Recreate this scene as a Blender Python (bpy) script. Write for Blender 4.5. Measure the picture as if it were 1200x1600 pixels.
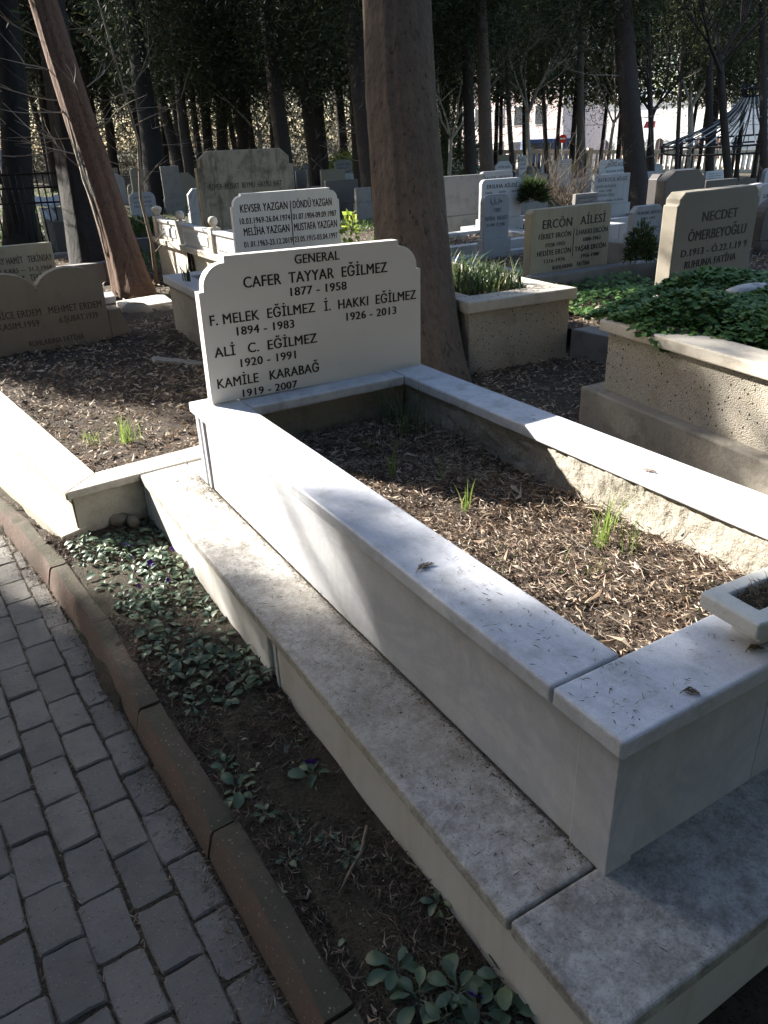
import bpy, math, random
import numpy as np
from mathutils import Vector, Matrix, Euler

for o in list(bpy.data.objects): bpy.data.objects.remove(o)
SC = bpy.context.scene
COL = SC.collection
R = math.radians

# ------------------------------------------------------------------ camera, sky, sun, exposure
cd = bpy.data.cameras.new('camera'); cam = bpy.data.objects.new('camera', cd); COL.objects.link(cam)
cd.sensor_fit = 'HORIZONTAL'; cd.sensor_width = 36.0; cd.lens = 36.0 * 1200.58 / 1200.0
cd.clip_start = 0.05; cd.clip_end = 2000
CAMP = Vector((-0.8579,-0.6837,1.6239))
cam.matrix_world = Matrix.Translation(CAMP) @ Matrix(((0.857113,0.252625,-0.448929),(-0.513890,0.358945,-0.779150),(-0.035692,0.898520,0.437478))).to_4x4()
SC.camera = cam
TO_SUN = Vector((-0.459, 0.889, 0.546)).normalized()          # towards the sun
ELEV = math.asin(TO_SUN.z); AZ = math.atan2(TO_SUN.x, TO_SUN.y)
W = bpy.data.worlds.new('World'); SC.world = W; W.use_nodes = True
nt = W.node_tree; nt.nodes.clear()
sky = nt.nodes.new('ShaderNodeTexSky'); sky.sky_type = 'NISHITA'; sky.sun_disc = False
sky.sun_elevation = ELEV; sky.sun_rotation = AZ; sky.air_density = 1.0; sky.dust_density = 1.5; sky.ozone_density = 1.0
bg = nt.nodes.new('ShaderNodeBackground'); bg.inputs['Strength'].default_value = 0.075
wo = nt.nodes.new('ShaderNodeOutputWorld'); nt.links.new(sky.outputs[0], bg.inputs[0]); nt.links.new(bg.outputs[0], wo.inputs[0])
sd = bpy.data.lights.new('sun', 'SUN'); sun = bpy.data.objects.new('sun', sd); COL.objects.link(sun)
sd.energy = 5.0; sd.angle = R(0.53); sd.color = (1.0, 0.95, 0.87)
sun.location = TO_SUN * 60; sun.rotation_euler = TO_SUN.to_track_quat('Z', 'Y').to_euler()
SC.view_settings.view_transform = 'Standard'; SC.view_settings.look = 'None'
SC.view_settings.exposure = 2.35; SC.view_settings.gamma = 1.0; SC.view_settings.use_curve_mapping = False
SC.render.engine = 'CYCLES'
SC.cycles.max_bounces = 6; SC.cycles.diffuse_bounces = 3; SC.cycles.transparent_max_bounces = 8
SC.cycles.use_adaptive_sampling = True; SC.cycles.adaptive_threshold = 0.015

rng = np.random.default_rng(7); rnd = random.Random(7)

# ------------------------------------------------------------------ materials
MAT = {}
class N:
    def __init__(s, name):
        s.m = bpy.data.materials.new(name); s.m.use_nodes = True; s.t = s.m.node_tree; s.t.nodes.clear(); MAT[name] = s.m
        s.out = s.t.nodes.new('ShaderNodeOutputMaterial'); s.p = s.t.nodes.new('ShaderNodeBsdfPrincipled')
        s.t.links.new(s.p.outputs[0], s.out.inputs[0]); s.pos = s.t.nodes.new('ShaderNodeNewGeometry')
        s.oi = s.t.nodes.new('ShaderNodeObjectInfo')
        s.p.inputs['Specular IOR Level'].default_value = 0.25
    def n(s, typ, **k):
        x = s.t.nodes.new(typ)
        for a, v in k.items(): setattr(x, a, v)
        return x
    def l(s, a, b): s.t.links.new(a, b)
    def coord(s, scale=(1, 1, 1), obj=False):
        m = s.n('ShaderNodeMapping'); m.inputs['Scale'].default_value = scale
        if obj:
            t = s.n('ShaderNodeTexCoord'); s.l(t.outputs['Object'], m.inputs[0])
        else: s.l(s.pos.outputs['Position'], m.inputs[0])
        return m.outputs[0]
    def noise(s, scale, detail=4, rough=.6, co=None, dist=0):
        x = s.n('ShaderNodeTexNoise'); x.inputs['Scale'].default_value = scale; x.inputs['Detail'].default_value = detail
        x.inputs['Roughness'].default_value = rough; x.inputs['Distortion'].default_value = dist
        s.l(co if co is not None else s.pos.outputs['Position'], x.inputs['Vector']); return x.outputs['Fac']
    def vor(s, scale, co=None, feat='F1'):
        x = s.n('ShaderNodeTexVoronoi', feature=feat); x.inputs['Scale'].default_value = scale
        s.l(co if co is not None else s.pos.outputs['Position'], x.inputs['Vector']); return x
    def ramp(s, fac, stops):
        x = s.n('ShaderNodeValToRGB'); e = x.color_ramp.elements
        while len(e) < len(stops): e.new(0.5)
        for i, (p, c) in enumerate(stops):
            e[i].position = p; e[i].color = (c, c, c, 1) if not hasattr(c, '__len__') else (*c, 1)
        s.l(fac, x.inputs[0]); return x.outputs[0]
    def mix(s, fac, a, b, mode='MIX'):
        x = s.n('ShaderNodeMix', data_type='RGBA', blend_type=mode)
        for v, i in ((fac, 0), (a, 6), (b, 7)):
            if hasattr(v, 'links'): s.l(v, x.inputs[i])
            elif i == 0: x.inputs[0].default_value = v
            else: x.inputs[i].default_value = (*v, 1)
        return x.outputs[2]
    def math(s, op, a, b=0.0):
        x = s.n('ShaderNodeMath', operation=op)
        for v, i in ((a, 0), (b, 1)):
            if hasattr(v, 'links'): s.l(v, x.inputs[i])
            else: x.inputs[i].default_value = v
        return x.outputs[0]
    def color(s, c):
        if hasattr(c, 'links'): s.l(c, s.p.inputs['Base Color'])
        else: s.p.inputs['Base Color'].default_value = (*c, 1)
    def rough(s, v):
        if hasattr(v, 'links'): s.l(v, s.p.inputs['Roughness'])
        else: s.p.inputs['Roughness'].default_value = v
    def bump(s, h, dist=.004, st=.6):
        b = s.n('ShaderNodeBump'); b.inputs['Distance'].default_value = dist; b.inputs['Strength'].default_value = st
        s.l(h, b.inputs['Height']); s.l(b.outputs[0], s.p.inputs['Normal'])
    def translucent(s, col, f=.4):
        t = s.n('ShaderNodeBsdfTranslucent'); mx = s.n('ShaderNodeMixShader'); mx.inputs[0].default_value = f
        if hasattr(col, 'links'): s.l(col, t.inputs[0])
        else: t.inputs[0].default_value = (*col, 1)
        s.l(s.p.outputs[0], mx.inputs[1]); s.l(t.outputs[0], mx.inputs[2]); s.l(mx.outputs[0], s.out.inputs[0])

def stone(name, base, dark, dirt=.5, scale=3, speck=0.0, rough=.6, bump=.002, grain=90, streak=0, crack=False, veins=None, blot=0):
    k = N(name)
    c = k.mix(k.ramp(k.noise(scale, 6, .65), [(.35, 0), (.75, 1)]), base, tuple(b * .86 + d * .14 for b, d in zip(base, dark)))
    if veins is not None:
        v = k.ramp(k.noise(2.2, 7, .62, k.coord((1, .55, 1)), dist=1.6), [(.44, 0), (.50, 1), (.56, 0)])
        c = k.mix(k.math('MULTIPLY', v, .6), c, veins)
        c = k.mix(k.math('MULTIPLY', k.ramp(k.noise(26, 6, .7), [(.42, 0), (.66, 1)]), .50), c, veins)
    if dirt:
        d1 = k.ramp(k.noise(scale * 2.3, 8, .72), [(.62 - dirt * .22, 0), (.80 - dirt * .1, 1)])
        c = k.mix(k.math('MULTIPLY', d1, min(1, dirt * 1.1)), c, dark)
    if streak:
        d2 = k.ramp(k.noise(1, 6, .7, k.coord((9, 9, .9))), [(.48, 0), (.70, 1)])
        c = k.mix(k.math('MULTIPLY', d2, streak), c, dark)
    if blot:
        d3 = k.ramp(k.noise(22, 10, .85), [(.42, 0), (.60, 1)])
        c = k.mix(k.math('MULTIPLY', d3, .75), c, tuple(x * .8 + .02 for x in dark))
        d4 = k.ramp(k.noise(1.4, 4, .5), [(.40, 0), (.65, 1)])
        c = k.mix(k.math('MULTIPLY', d4, .35), c, (.34, .285, .205))
    if speck:
        sp = k.ramp(k.noise(grain * 3.5, 3, .6), [(.32, 1), (.42, 0)])
        c = k.mix(k.math('MULTIPLY', sp, speck), c, tuple(d * .5 for d in dark))
        sp2 = k.ramp(k.noise(grain * .9, 4, .7), [(.24, 1), (.36, 0)])
        c = k.mix(k.math('MULTIPLY', sp2, speck * .6), c, tuple(d * .6 for d in dark))
    k.color(c); k.rough(rough)
    h = k.math('ADD', k.noise(grain, 5, .65), k.noise(grain * .2, 3, .6))
    k.bump(h, bump, .7)
    return k

stone('marble', (.58, .59, .62), (.21, .205, .19), dirt=.58, scale=4.5, speck=.5, rough=.42, bump=.0008, veins=(.42, .43, .47))
stone('marble_headstone', (.59, .562, .52), (.42, .38, .33), dirt=.10, scale=2.0, speck=.10, rough=.45, bump=.0006, grain=120)
stone('marble_side', (.50, .505, .525), (.29, .265, .22), dirt=.25, scale=1.6, speck=.2, rough=.42, bump=.0007, streak=.28, veins=(.36, .37, .41))
stone('marble_step', (.46, .445, .42), (.14, .125, .10), dirt=.62, scale=4.5, speck=.6, rough=.7, bump=.0016, grain=60, blot=1)
stone('marble_foot_step', (.44, .43, .415), (.095, .09, .085), dirt=.66, scale=3.2, speck=.5, rough=.7, bump=.0016, grain=60, blot=1)
stone('marble_base_face', (.49, .48, .46), (.27, .21, .13), dirt=.35, scale=1.6, speck=.2, rough=.55, bump=.001, streak=.35)
stone('cream_stone', (.50, .455, .385), (.20, .17, .125), dirt=.55, scale=4.5, speck=.6, rough=.75, bump=.002)
stone('beige_stone', (.205, .175, .135), (.14, .11, .075), dirt=.45, scale=3.0, speck=.35, rough=.8, bump=.002, streak=.3)
stone('stained_stone', (.36, .305, .215), (.06, .048, .032), dirt=.75, scale=2.2, speck=.2, rough=.8, bump=.002, streak=.95)
stone('ochre_stone', (.30, .275, .21), (.20, .15, .07), dirt=.4, scale=3.5, speck=.3, rough=.75, bump=.0015, streak=.45)
stone('tan_stone', (.265, .238, .19), (.20, .165, .11), dirt=.35, scale=4, speck=.25, rough=.75, bump=.0015)
stone('grey_marble', (.29, .295, .305), (.12, .12, .12), dirt=.4, scale=2.0, speck=.2, rough=.6, bump=.0015, streak=.25)
stone('pale_marble', (.62, .61, .59), (.30, .29, .26), dirt=.25, scale=2.5, speck=.15, rough=.5, bump=.001, streak=.15)
stone('white_marble', (.40, .405, .41), (.22, .22, .21), dirt=.25, scale=2.5, speck=.15, rough=.5, bump=.001, streak=.15)
stone('concrete', (.27, .245, .205), (.10, .09, .072), dirt=.6, scale=3.5, speck=.5, rough=.9, bump=.004, grain=50)
stone('roughcast', (.33, .30, .25), (.13, .115, .09), dirt=.6, scale=5, speck=.5, rough=.95, bump=.014, grain=38)
stone('grey_concrete', (.19, .185, .175), (.075, .072, .065), dirt=.6, scale=3.0, speck=.4, rough=.9, bump=.003, grain=60)
stone('dark_granite', (.065, .060, .058), (.03, .028, .026), dirt=.4, scale=5, speck=.4, rough=.5, bump=.001)
stone('pot_marble', (.55, .545, .51), (.24, .21, .15), dirt=.4, scale=6, speck=.4, rough=.55, bump=.0012)
stone('paver', (.150, .145, .138), (.07, .068, .064), dirt=.35, scale=9, speck=.7, rough=.85, bump=.003, grain=110)
stone('plaster_white', (.86, .84, .80), (.5, .48, .44), dirt=.2, scale=.8, rough=.8, bump=.002)
stone('plaster_pink', (.60, .50, .48), (.4, .3, .28), dirt=.2, scale=.8, rough=.8, bump=.002)
stone('asphalt', (.06, .06, .062), (.03, .03, .03), dirt=.3, scale=3, rough=.9, bump=.002)

# small pale grit on the pavers, per-stone shade
k = N('paver_stone')
c = k.mix(k.oi.outputs['Random'], (.130, .121, .109), (.180, .166, .148))
c = k.mix(k.math('MULTIPLY', k.ramp(k.noise(7, 7, .7), [(.45, 0), (.72, 1)]), .55), c, (.075, .072, .066))
c = k.mix(k.ramp(k.noise(190, 2, .5), [(.27, 1), (.34, 0)]), c, (.04, .04, .04))
c = k.mix(k.math('MULTIPLY', k.ramp(k.vor(85).outputs['Distance'], [(.06, 1), (.13, 0)]), .8), c, (.36, .35, .33))
k.color(c); k.rough(.82); k.bump(k.math('ADD', k.noise(120, 5, .7), k.noise(30, 3, .6)), .0035, .8)

k = N('kerb_brick')
c = k.mix(k.ramp(k.noise(5, 6, .7), [(.35, 0), (.7, 1)]), (.125, .078, .062), (.098, .078, .064))
top = k.n('ShaderNodeSeparateXYZ'); k.l(k.pos.outputs['Normal'], top.inputs[0])
m = k.math('MULTIPLY', k.ramp(top.outputs['Z'], [(.45, .12), (.85, 1)]), k.ramp(k.noise(7, 7, .75), [(.30, 0), (.52, 1)]))
c = k.mix(m, c, (.066, .060, .042))
c = k.mix(k.math('MULTIPLY', k.ramp(k.vor(55).outputs['Distance'], [(.08, 1), (.15, 0)]), .7), c, (.30, .27, .23))
c = k.mix(k.math('MULTIPLY', k.ramp(k.noise(60, 4, .7), [(.62, 0), (.70, 1)]), .5), c, (.24, .21, .17))
k.color(c); k.rough(.9); k.bump(k.math('ADD', k.noise(70, 6, .75), k.noise(15, 3, .6)), .006, .8)

# pebbledash: pale grit with dark holes
k = N('pebbledash')
v = k.vor(150); v2 = k.vor(30)
c = k.mix(k.ramp(v.outputs['Distance'], [(.2, 0), (.75, 1)]), (.43, .395, .335), (.29, .26, .21))
hole = k.ramp(v2.outputs['Distance'], [(.13, 1), (.19, 0)])
sel = k.ramp(k.noise(7, 2, .5), [(.30, 0), (.42, 1)])
hh = k.math('MULTIPLY', hole, sel)
c = k.mix(hh, c, (.045, .038, .028))
c = k.mix(k.math('MULTIPLY', k.ramp(k.noise(2.5, 6, .7), [(.52, 0), (.72, 1)]), .55), c, (.19, .145, .08))
k.color(c); k.rough(.9); k.bump(k.math('SUBTRACT', k.math('MULTIPLY', v.outputs['Distance'], -1), hh), .004, .9)

def soilmat(name, a, b):
    k = N(name)
    c = k.mix(k.ramp(k.noise(14, 8, .75), [(.35, 0), (.68, 1)]), a, b)
    c = k.mix(k.ramp(k.noise(120, 3, .7), [(.35, 1), (.47, 0)]), c, tuple(x * .4 for x in a))
    k.color(c); k.rough(.95); k.bump(k.math('ADD', k.noise(45, 7, .75), k.noise(160, 4, .7)), .02, 1.0)
soilmat('soil', (.058, .044, .034), (.105, .080, .060))
soilmat('ground_soil', (.060, .050, .036), (.10, .085, .058))

def islandmat(name, stops, rough=.7, trans=0, objrand=False, noise=0):
    k = N(name)
    src = k.oi.outputs['Random'] if objrand else k.pos.outputs['Random Per Island']
    c = k.ramp(src, stops)
    if noise: c = k.mix(k.math('MULTIPLY', k.noise(noise, 3, .6), .5), c, tuple(x * .55 for x in stops[0][1]))
    k.color(c); k.rough(rough)
    if trans: k.translucent(c, trans)
    return k
islandmat('dead_leaf', [(0, (.12, .08, .05)), (.35, (.23, .165, .11)), (.7, (.34, .27, .20)), (.92, (.46, .40, .32)), (1, (.13, .065, .035))], .75, .12)
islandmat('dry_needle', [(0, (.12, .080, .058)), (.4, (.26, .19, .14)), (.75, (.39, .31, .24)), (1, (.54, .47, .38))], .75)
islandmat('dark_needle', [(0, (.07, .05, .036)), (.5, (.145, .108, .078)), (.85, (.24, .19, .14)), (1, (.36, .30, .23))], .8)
islandmat('cypress_leaf', [(0, (.012, .020, .010)), (.5, (.022, .034, .014)), (.82, (.040, .050, .020)), (1, (.10, .10, .045))], .7, .14)
islandmat('olive_leaf', [(0, (.035, .048, .018)), (.5, (.065, .080, .028)), (1, (.12, .115, .045))], .6, .40)
islandmat('shrub_leaf', [(0, (.022, .040, .016)), (.6, (.045, .070, .022)), (1, (.09, .105, .035))], .55, .30)
islandmat('ivy_leaf', [(0, (.045, .11, .028)), (.5, (.085, .175, .045)), (.9, (.13, .235, .065)), (1, (.20, .25, .08))], .5, .25)
islandmat('strap_leaf', [(0, (.035, .065, .028)), (.6, (.06, .095, .045)), (1, (.16, .17, .07))], .4, .35)
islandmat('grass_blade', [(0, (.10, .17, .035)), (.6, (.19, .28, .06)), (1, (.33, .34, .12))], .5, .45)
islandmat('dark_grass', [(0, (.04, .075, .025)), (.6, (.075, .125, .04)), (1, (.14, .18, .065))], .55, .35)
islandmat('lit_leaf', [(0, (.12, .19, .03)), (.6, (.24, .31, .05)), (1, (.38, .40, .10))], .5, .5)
islandmat('pansy_leaf', [(0, (.060, .100, .065)), (.5, (.095, .145, .095)), (1, (.17, .215, .12))], .45, .25, objrand=True, noise=40)
islandmat('pansy_petal', [(0, (.035, .012, .12)), (1, (.07, .02, .18))], .6, .2, objrand=True)
islandmat('debris', [(0, (.05, .04, .03)), (.5, (.12, .095, .065)), (1, (.24, .19, .13))], .85)
islandmat('twig_grey', [(0, (.10, .085, .070)), (.6, (.18, .155, .13)), (1, (.30, .27, .23))], .8)
islandmat('brush', [(0, (.07, .075, .045)), (.4, (.16, .15, .10)), (.8, (.30, .28, .22)), (1, (.45, .43, .38))], .8, .4)

def bark(name, a, b, cdark, zs=1.0, bump=.02):
    k = N(name)
    f = k.noise(1, 6, .72, k.coord((55, 55, zs * 1.6), True)); f2 = k.noise(1, 5, .6, k.coord((17, 17, zs * .9), True))
    c = k.mix(k.ramp(k.math('ADD', k.math('MULTIPLY', f, .6), k.math('MULTIPLY', f2, .4)), [(.38, 0), (.64, 1)]), a, b)
    c = k.mix(k.math('MULTIPLY', k.ramp(k.noise(1, 5, .65, k.coord((38, 38, zs * 1.3), True)), [(.34, 1), (.43, 0)]), .8), c, cdark)
    c = k.mix(k.math('MULTIPLY', k.ramp(k.noise(1.1, 5, .6), [(.45, 0), (.72, 1)]), .35), c, tuple(x * .6 + .02 for x in a))
    k.color(c); k.rough(.95); k.bump(k.math('ADD', f2, k.math('MULTIPLY', f, .6)), bump * .7, .9)
bark('bark_brown', (.080, .059, .043), (.140, .107, .081), (.030, .021, .015))
bark('bark_black', (.010, .009, .008), (.022, .019, .017), (.005, .005, .004))
bark('bark_red', (.085, .046, .029), (.145, .086, .056), (.035, .020, .013))
bark('bark_dark', (.028, .022, .018), (.048, .037, .030), (.012, .010, .008))
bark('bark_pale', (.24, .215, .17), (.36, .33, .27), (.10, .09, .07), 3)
bark('bark_twig', (.13, .10, .075), (.22, .18, .14), (.06, .045, .035), 3)

def flat(name, col, rough=.6, metal=0, spec=None):
    k = N(name); k.color(col); k.rough(rough); k.p.inputs['Metallic'].default_value = metal
    return k
flat('letter_black', (.014, .013, .013), .55)
flat('letter_worn', (.055, .048, .038), .8)
flat('letter_grey', (.09, .09, .095), .8)
flat('iron', (.012, .012, .013), .55, .3)
flat('roof_iron', (.03, .032, .036), .5, .2)
flat('sign_red', (.55, .02, .02), .4); flat('sign_white', (.8, .8, .8), .4)
flat('bus_blue', (.03, .07, .20), .35); flat('car_glass', (.03, .04, .05), .1); flat('tyre', (.02, .02, .02), .8)
flat('steel', (.45, .46, .47), .4, .5); flat('window_dark', (.045, .05, .06), .25); flat('window_frame', (.30, .15, .09), .6)
flat('awning_red', (.40, .03, .04), .6); flat('petal_red', (.5, .02, .04), .6); flat('green_plaque', (.03, .06, .035), .5)
flat('joint', (.05, .045, .04), .9)

# ------------------------------------------------------------------ geometry helpers
class G:
    def __init__(s): s.v = []; s.f = []; s.sm = []
    def add(s, vs, fs, smooth=False):
        o = len(s.v); s.v.extend([tuple(v) for v in vs]); s.f.extend([tuple(i + o for i in f) for f in fs]); s.sm.extend([smooth] * len(fs)); return s
    def box(s, a, b):
        (x0, y0, z0), (x1, y1, z1) = a, b
        return s.add([(x0, y0, z0), (x1, y0, z0), (x1, y1, z0), (x0, y1, z0), (x0, y0, z1), (x1, y0, z1), (x1, y1, z1), (x0, y1, z1)],
                     [(0, 3, 2, 1), (4, 5, 6, 7), (0, 1, 5, 4), (1, 2, 6, 5), (2, 3, 7, 6), (3, 0, 4, 7)])
    def prism(s, poly, z0, z1):            # polygon in xy (ccw) extruded in z
        n = len(poly)
        return s.add([(x, y, z0) for x, y in poly] + [(x, y, z1) for x, y in poly],
                     [tuple(range(n - 1, -1, -1)), tuple(range(n, 2 * n))] + [(i, (i + 1) % n, n + (i + 1) % n, n + i) for i in range(n)])
    def slabxz(s, poly, y0, y1):           # outline in xz extruded along y
        n = len(poly)
        return s.add([(x, y0, z) for x, z in poly] + [(x, y1, z) for x, z in poly],
                     [tuple(range(n)), tuple(range(2 * n - 1, n - 1, -1))] + [((i + 1) % n, i, n + i, n + (i + 1) % n) for i in range(n)])
    def tube(s, pts, rad, n=8, cap=True, wob=None):
        pts = [Vector(p) for p in pts]; vs = []; prev = None
        for i, p in enumerate(pts):
            t = (pts[min(i + 1, len(pts) - 1)] - pts[max(i - 1, 0)]).normalized()
            if prev is None:
                u = t.orthogonal().normalized() if abs(t.z) < .9 else Vector((1, 0, 0)); u = (u - t * u.dot(t)).normalized()
            else: u = (prev - t * prev.dot(t)).normalized()
            prev = u; w = t.cross(u); r = rad[i] if hasattr(rad, '__len__') else rad
            for j in range(n):
                a = 2 * math.pi * j / n; rr = r * (wob(i, j, a) if wob else 1)
                vs.append(p + (u * math.cos(a) + w * math.sin(a)) * rr)
        fs = [(i * n + j, i * n + (j + 1) % n, (i + 1) * n + (j + 1) % n, (i + 1) * n + j) for i in range(len(pts) - 1) for j in range(n)]
        s.add(vs, fs, True)
        if cap:
            o = len(s.v) - len(vs)
            s.f.append(tuple(o + j for j in range(n - 1, -1, -1))); s.sm.append(False)
            s.f.append(tuple(len(s.v) - n + j for j in range(n))); s.sm.append(False)
        return s
    def lathe(s, prof, n=16, c=(0, 0, 0)):
        vs = [(c[0] + r * math.cos(2 * math.pi * j / n), c[1] + r * math.sin(2 * math.pi * j / n), c[2] + z) for r, z in prof for j in range(n)]
        return s.add(vs, [(i * n + j, i * n + (j + 1) % n, (i + 1) * n + (j + 1) % n, (i + 1) * n + j) for i in range(len(prof) - 1) for j in range(n)], True)
    def mesh(s, name, mat):
        me = bpy.data.meshes.new(name); me.from_pydata(s.v, [], s.f); me.polygons.foreach_set('use_smooth', s.sm)
        if mat: me.materials.append(MAT[mat])
        me.update(); return me
    def shift(s, d):
        s.v = [(a - d[0], b - d[1], c - d[2]) for a, b, c in s.v]; return s
def obj(name, me, parent=None, loc=(0, 0, 0), rot=(0, 0, 0), scale=(1, 1, 1)):
    o = bpy.data.objects.new(name, me); COL.objects.link(o); o.parent = parent; o.location = loc; o.rotation_euler = rot; o.scale = scale; return o
def build(g, name, mat, parent=None, bevel=0, seg=2, world=False, loc=(0, 0, 0)):
    if parent is not None and world:
        g.shift(parent.location)
    o = obj(name, g.mesh(name, mat), parent, loc)
    if bevel:
        b = o.modifiers.new('edge', 'BEVEL'); b.width = bevel; b.segments = seg; b.limit_method = 'ANGLE'; b.angle_limit = R(40)
    return o
def thing(name, label, cat, loc=(0, 0, 0), rz=0, group=None):
    o = obj(name, None, None, loc, (0, 0, rz)); tag(o, label, cat, group); return o
def tag(o, label, cat, group=None):
    o['label'] = label; o['category'] = cat
    if group: o['group'] = group
    return o
def kind(o, k): o['kind'] = k; return o
def npmesh(name, V, F, mat, smooth=False):
    me = bpy.data.meshes.new(name); V = np.asarray(V, np.float32); F = np.asarray(F, np.int32)
    nF, kk = F.shape
    me.vertices.add(len(V)); me.vertices.foreach_set('co', V.ravel()); me.loops.add(F.size); me.loops.foreach_set('vertex_index', F.ravel())
    me.polygons.add(nF); me.polygons.foreach_set('loop_start', np.arange(0, F.size, kk, dtype=np.int32))
    me.polygons.foreach_set('use_smooth', np.full(nF, smooth)); me.update(calc_edges=True); me.validate()
    if mat: me.materials.append(MAT[mat])
    return me
def unit(a): return a / np.maximum(np.linalg.norm(a, axis=1, keepdims=True), 1e-9)
def cards(c, d, n, L, Wd, curl=0.0):
    """leaf-like blades: root c, direction d, normal n; six points, four triangles folded along the middle"""
    d = unit(d); s = unit(np.cross(d, n)); n = np.cross(s, d); L = np.asarray(L).reshape(-1, 1); Wd = np.asarray(Wd).reshape(-1, 1)
    if not hasattr(curl, '__len__'): curl = np.full((len(c), 1), curl)
    P = [c, c + d * L * .4 + s * Wd * .5 - n * L * curl * .3, c + d * L * .45 - n * L * curl * .0, c + d * L * .4 - s * Wd * .5 - n * L * curl * .3, c + d * L + n * L * curl * .6]
    V = np.stack(P, 1).reshape(-1, 3); k = np.arange(len(c))[:, None] * 5
    F = np.concatenate([k + np.array([[0, 1, 2]]), k + np.array([[0, 2, 3]]), k + np.array([[2, 1, 4]]), k + np.array([[2, 4, 3]])], 0)
    return V, F
def kites(c, d, n, L, Wd):
    d = unit(d); s = unit(np.cross(d, n)); L = np.asarray(L).reshape(-1, 1); Wd = np.asarray(Wd).reshape(-1, 1)
    V = np.stack([c, c + d * L * .45 + s * Wd * .5, c + d * L, c + d * L * .45 - s * Wd * .5], 1).reshape(-1, 3)
    k = np.arange(len(c))[:, None] * 4
    return V, np.concatenate([k + np.array([[0, 1, 2]]), k + np.array([[0, 2, 3]])], 0)
def rand_dir(n, up=0.0, flatz=1.0):
    d = rng.normal(size=(n, 3)); d[:, 2] = d[:, 2] * flatz + up; return unit(d)

# ------------------------------------------------------------------ terrain height
PA, PB, PC = (-0.03805,0.00598,0.09419)
def gz(x, y):
    x = np.asarray(x, float); y = np.asarray(y, float)
    d = np.hypot(x - CAMP.x, y - CAMP.y); t = np.clip((d - 5.5) / 6.5, 0, 1); t = t * t * (3 - 2 * t)
    far = PA * x + PB * y + PC
    ff = np.clip((d - 90) / 200, 0, 1)
    far = far * (1 - ff) + ff * (-1.0)
    return .085 * (1 - t) + far * t
KERB = [(-9, -1.62), (-.3, -.53), (.26, -.571), (.75, -.590), (1.31, -.623), (1.91, -.652), (2.40, -.700), (2.98, -.778), (3.5, -.888), (4.5, -1.11), (7, -1.7), (14, -3.3), (60, -14)]
KERB[0] = (-9, .30)
def kerbx(y): return np.interp(y, [a for a, b in KERB], [b for a, b in KERB])

# ground: fine near, coarse to the horizon; sunk under the path and inside the graves
def axis(lo, hi, c, fine):
    a = [c]; st = fine
    while a[-1] < hi:
        a.append(a[-1] + st); st = fine if a[-1] < c + 9 else min(st * 1.25, 60)
    b = [c]; st = fine
    while b[-1] > lo:
        b.append(b[-1] - st); st = fine if b[-1] > c - 3 else min(st * 1.25, 60)
    return np.array(sorted(set(b[1:] + a)))
gx = axis(-700, 900, 1.5, .16); gy = axis(-500, 1100, 2.0, .16)
X, Y = np.meshgrid(gx, gy, indexing='ij'); Zg = gz(X, Y)
Zg = Zg + np.where(np.hypot(X, Y) < 60, rng.normal(size=X.shape) * .008, 0)
Zg = np.where(X < kerbx(Y) + .05, np.where((Y < 8) & (X > -6), -.09, Zg - .05), Zg)
nx, ny = X.shape
idx = np.arange(nx * ny).reshape(nx, ny)
F = np.stack([idx[:-1, :-1], idx[1:, :-1], idx[1:, 1:], idx[:-1, 1:]], -1).reshape(-1, 4)
kind(obj('ground', npmesh('ground', np.stack([X, Y, Zg], -1).reshape(-1, 3), F, 'ground_soil', True)), 'structure')

# ------------------------------------------------------------------ path of pavers
path = kind(build(G().prism([(-3.4, -2.2), (.2, -2.2), (-.55, .2), (-.62, 1.3), (-.76, 3), (-1.46, 6.2), (-3.4, 6.2)], -.06, -.006), 'path', 'ground_soil'), 'structure')
pv = []
for i in range(6):
    w, l = .1025, .1808; b = .0045
    ou = []
    for (cx, cy, dx, dy) in ((-w/2, -l/2, 1, 0), (w/2, -l/2, 0, 1), (w/2, l/2, -1, 0), (-w/2, l/2, 0, -1)):
        for t in (.06, .35, .65, .94):
            ln = w if dx else l
            ou.append((cx + dx*ln*t + rnd.uniform(-.0028, .0028), cy + dy*ln*t + rnd.uniform(-.0028, .0028)))
    g = G(); n = len(ou); tt = rnd.uniform(-.001, .001), rnd.uniform(-.001, .001)
    z = lambda x, y: tt[0]*x/w*2 + tt[1]*y/l*2
    ins = [(x*(1 - 2*b/w), y*(1 - 2*b/l)) for x, y in ou]
    vs = [(x, y, -.05) for x, y in ou] + [(x, y, -.005) for x, y in ou] + [(x, y, z(x, y)) for x, y in ins] 
    fs = [(a*n + j, a*n + (j+1) % n, (a+1)*n + (j+1) % n, (a+1)*n + j) for a in (0, 1) for j in range(n)] + [tuple(2*n + j for j in range(n))]
    g.add(vs, fs, False); pv.append(g.mesh('paver', 'paver_stone'))
npv = 0
rim = []
for cix in range(-14, 4):
    for r in range(-7, 26):
        yc = .972 + .1845 * r + (.092 if cix % 2 else 0) + rnd.uniform(-.004, .004)
        xc = -.752 + .1062 * cix - .048 * (yc - 1.0) + rnd.uniform(-.003, .003)
        kx = float(kerbx(yc))
        if yc < .0 or yc > 4.5 or xc > kx + .040: continue
        # in view only: left edge of the frame
        if xc < -1.07 - .02 * yc or (yc < .2 and xc < -1.1): continue
        o = obj('paver', pv[rnd.randrange(6)], path, (xc, yc, rnd.uniform(-.004, .002)), (rnd.uniform(-.012, .012), rnd.uniform(-.014, .014), .048 + rnd.uniform(-.012, .012)))
        over = xc + .051 - (kx - .006)
        if over > 0: o.scale = (max(.12, 1 - over / .1025), 1, 1); o.location.x -= over / 2
        npv += 1
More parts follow.
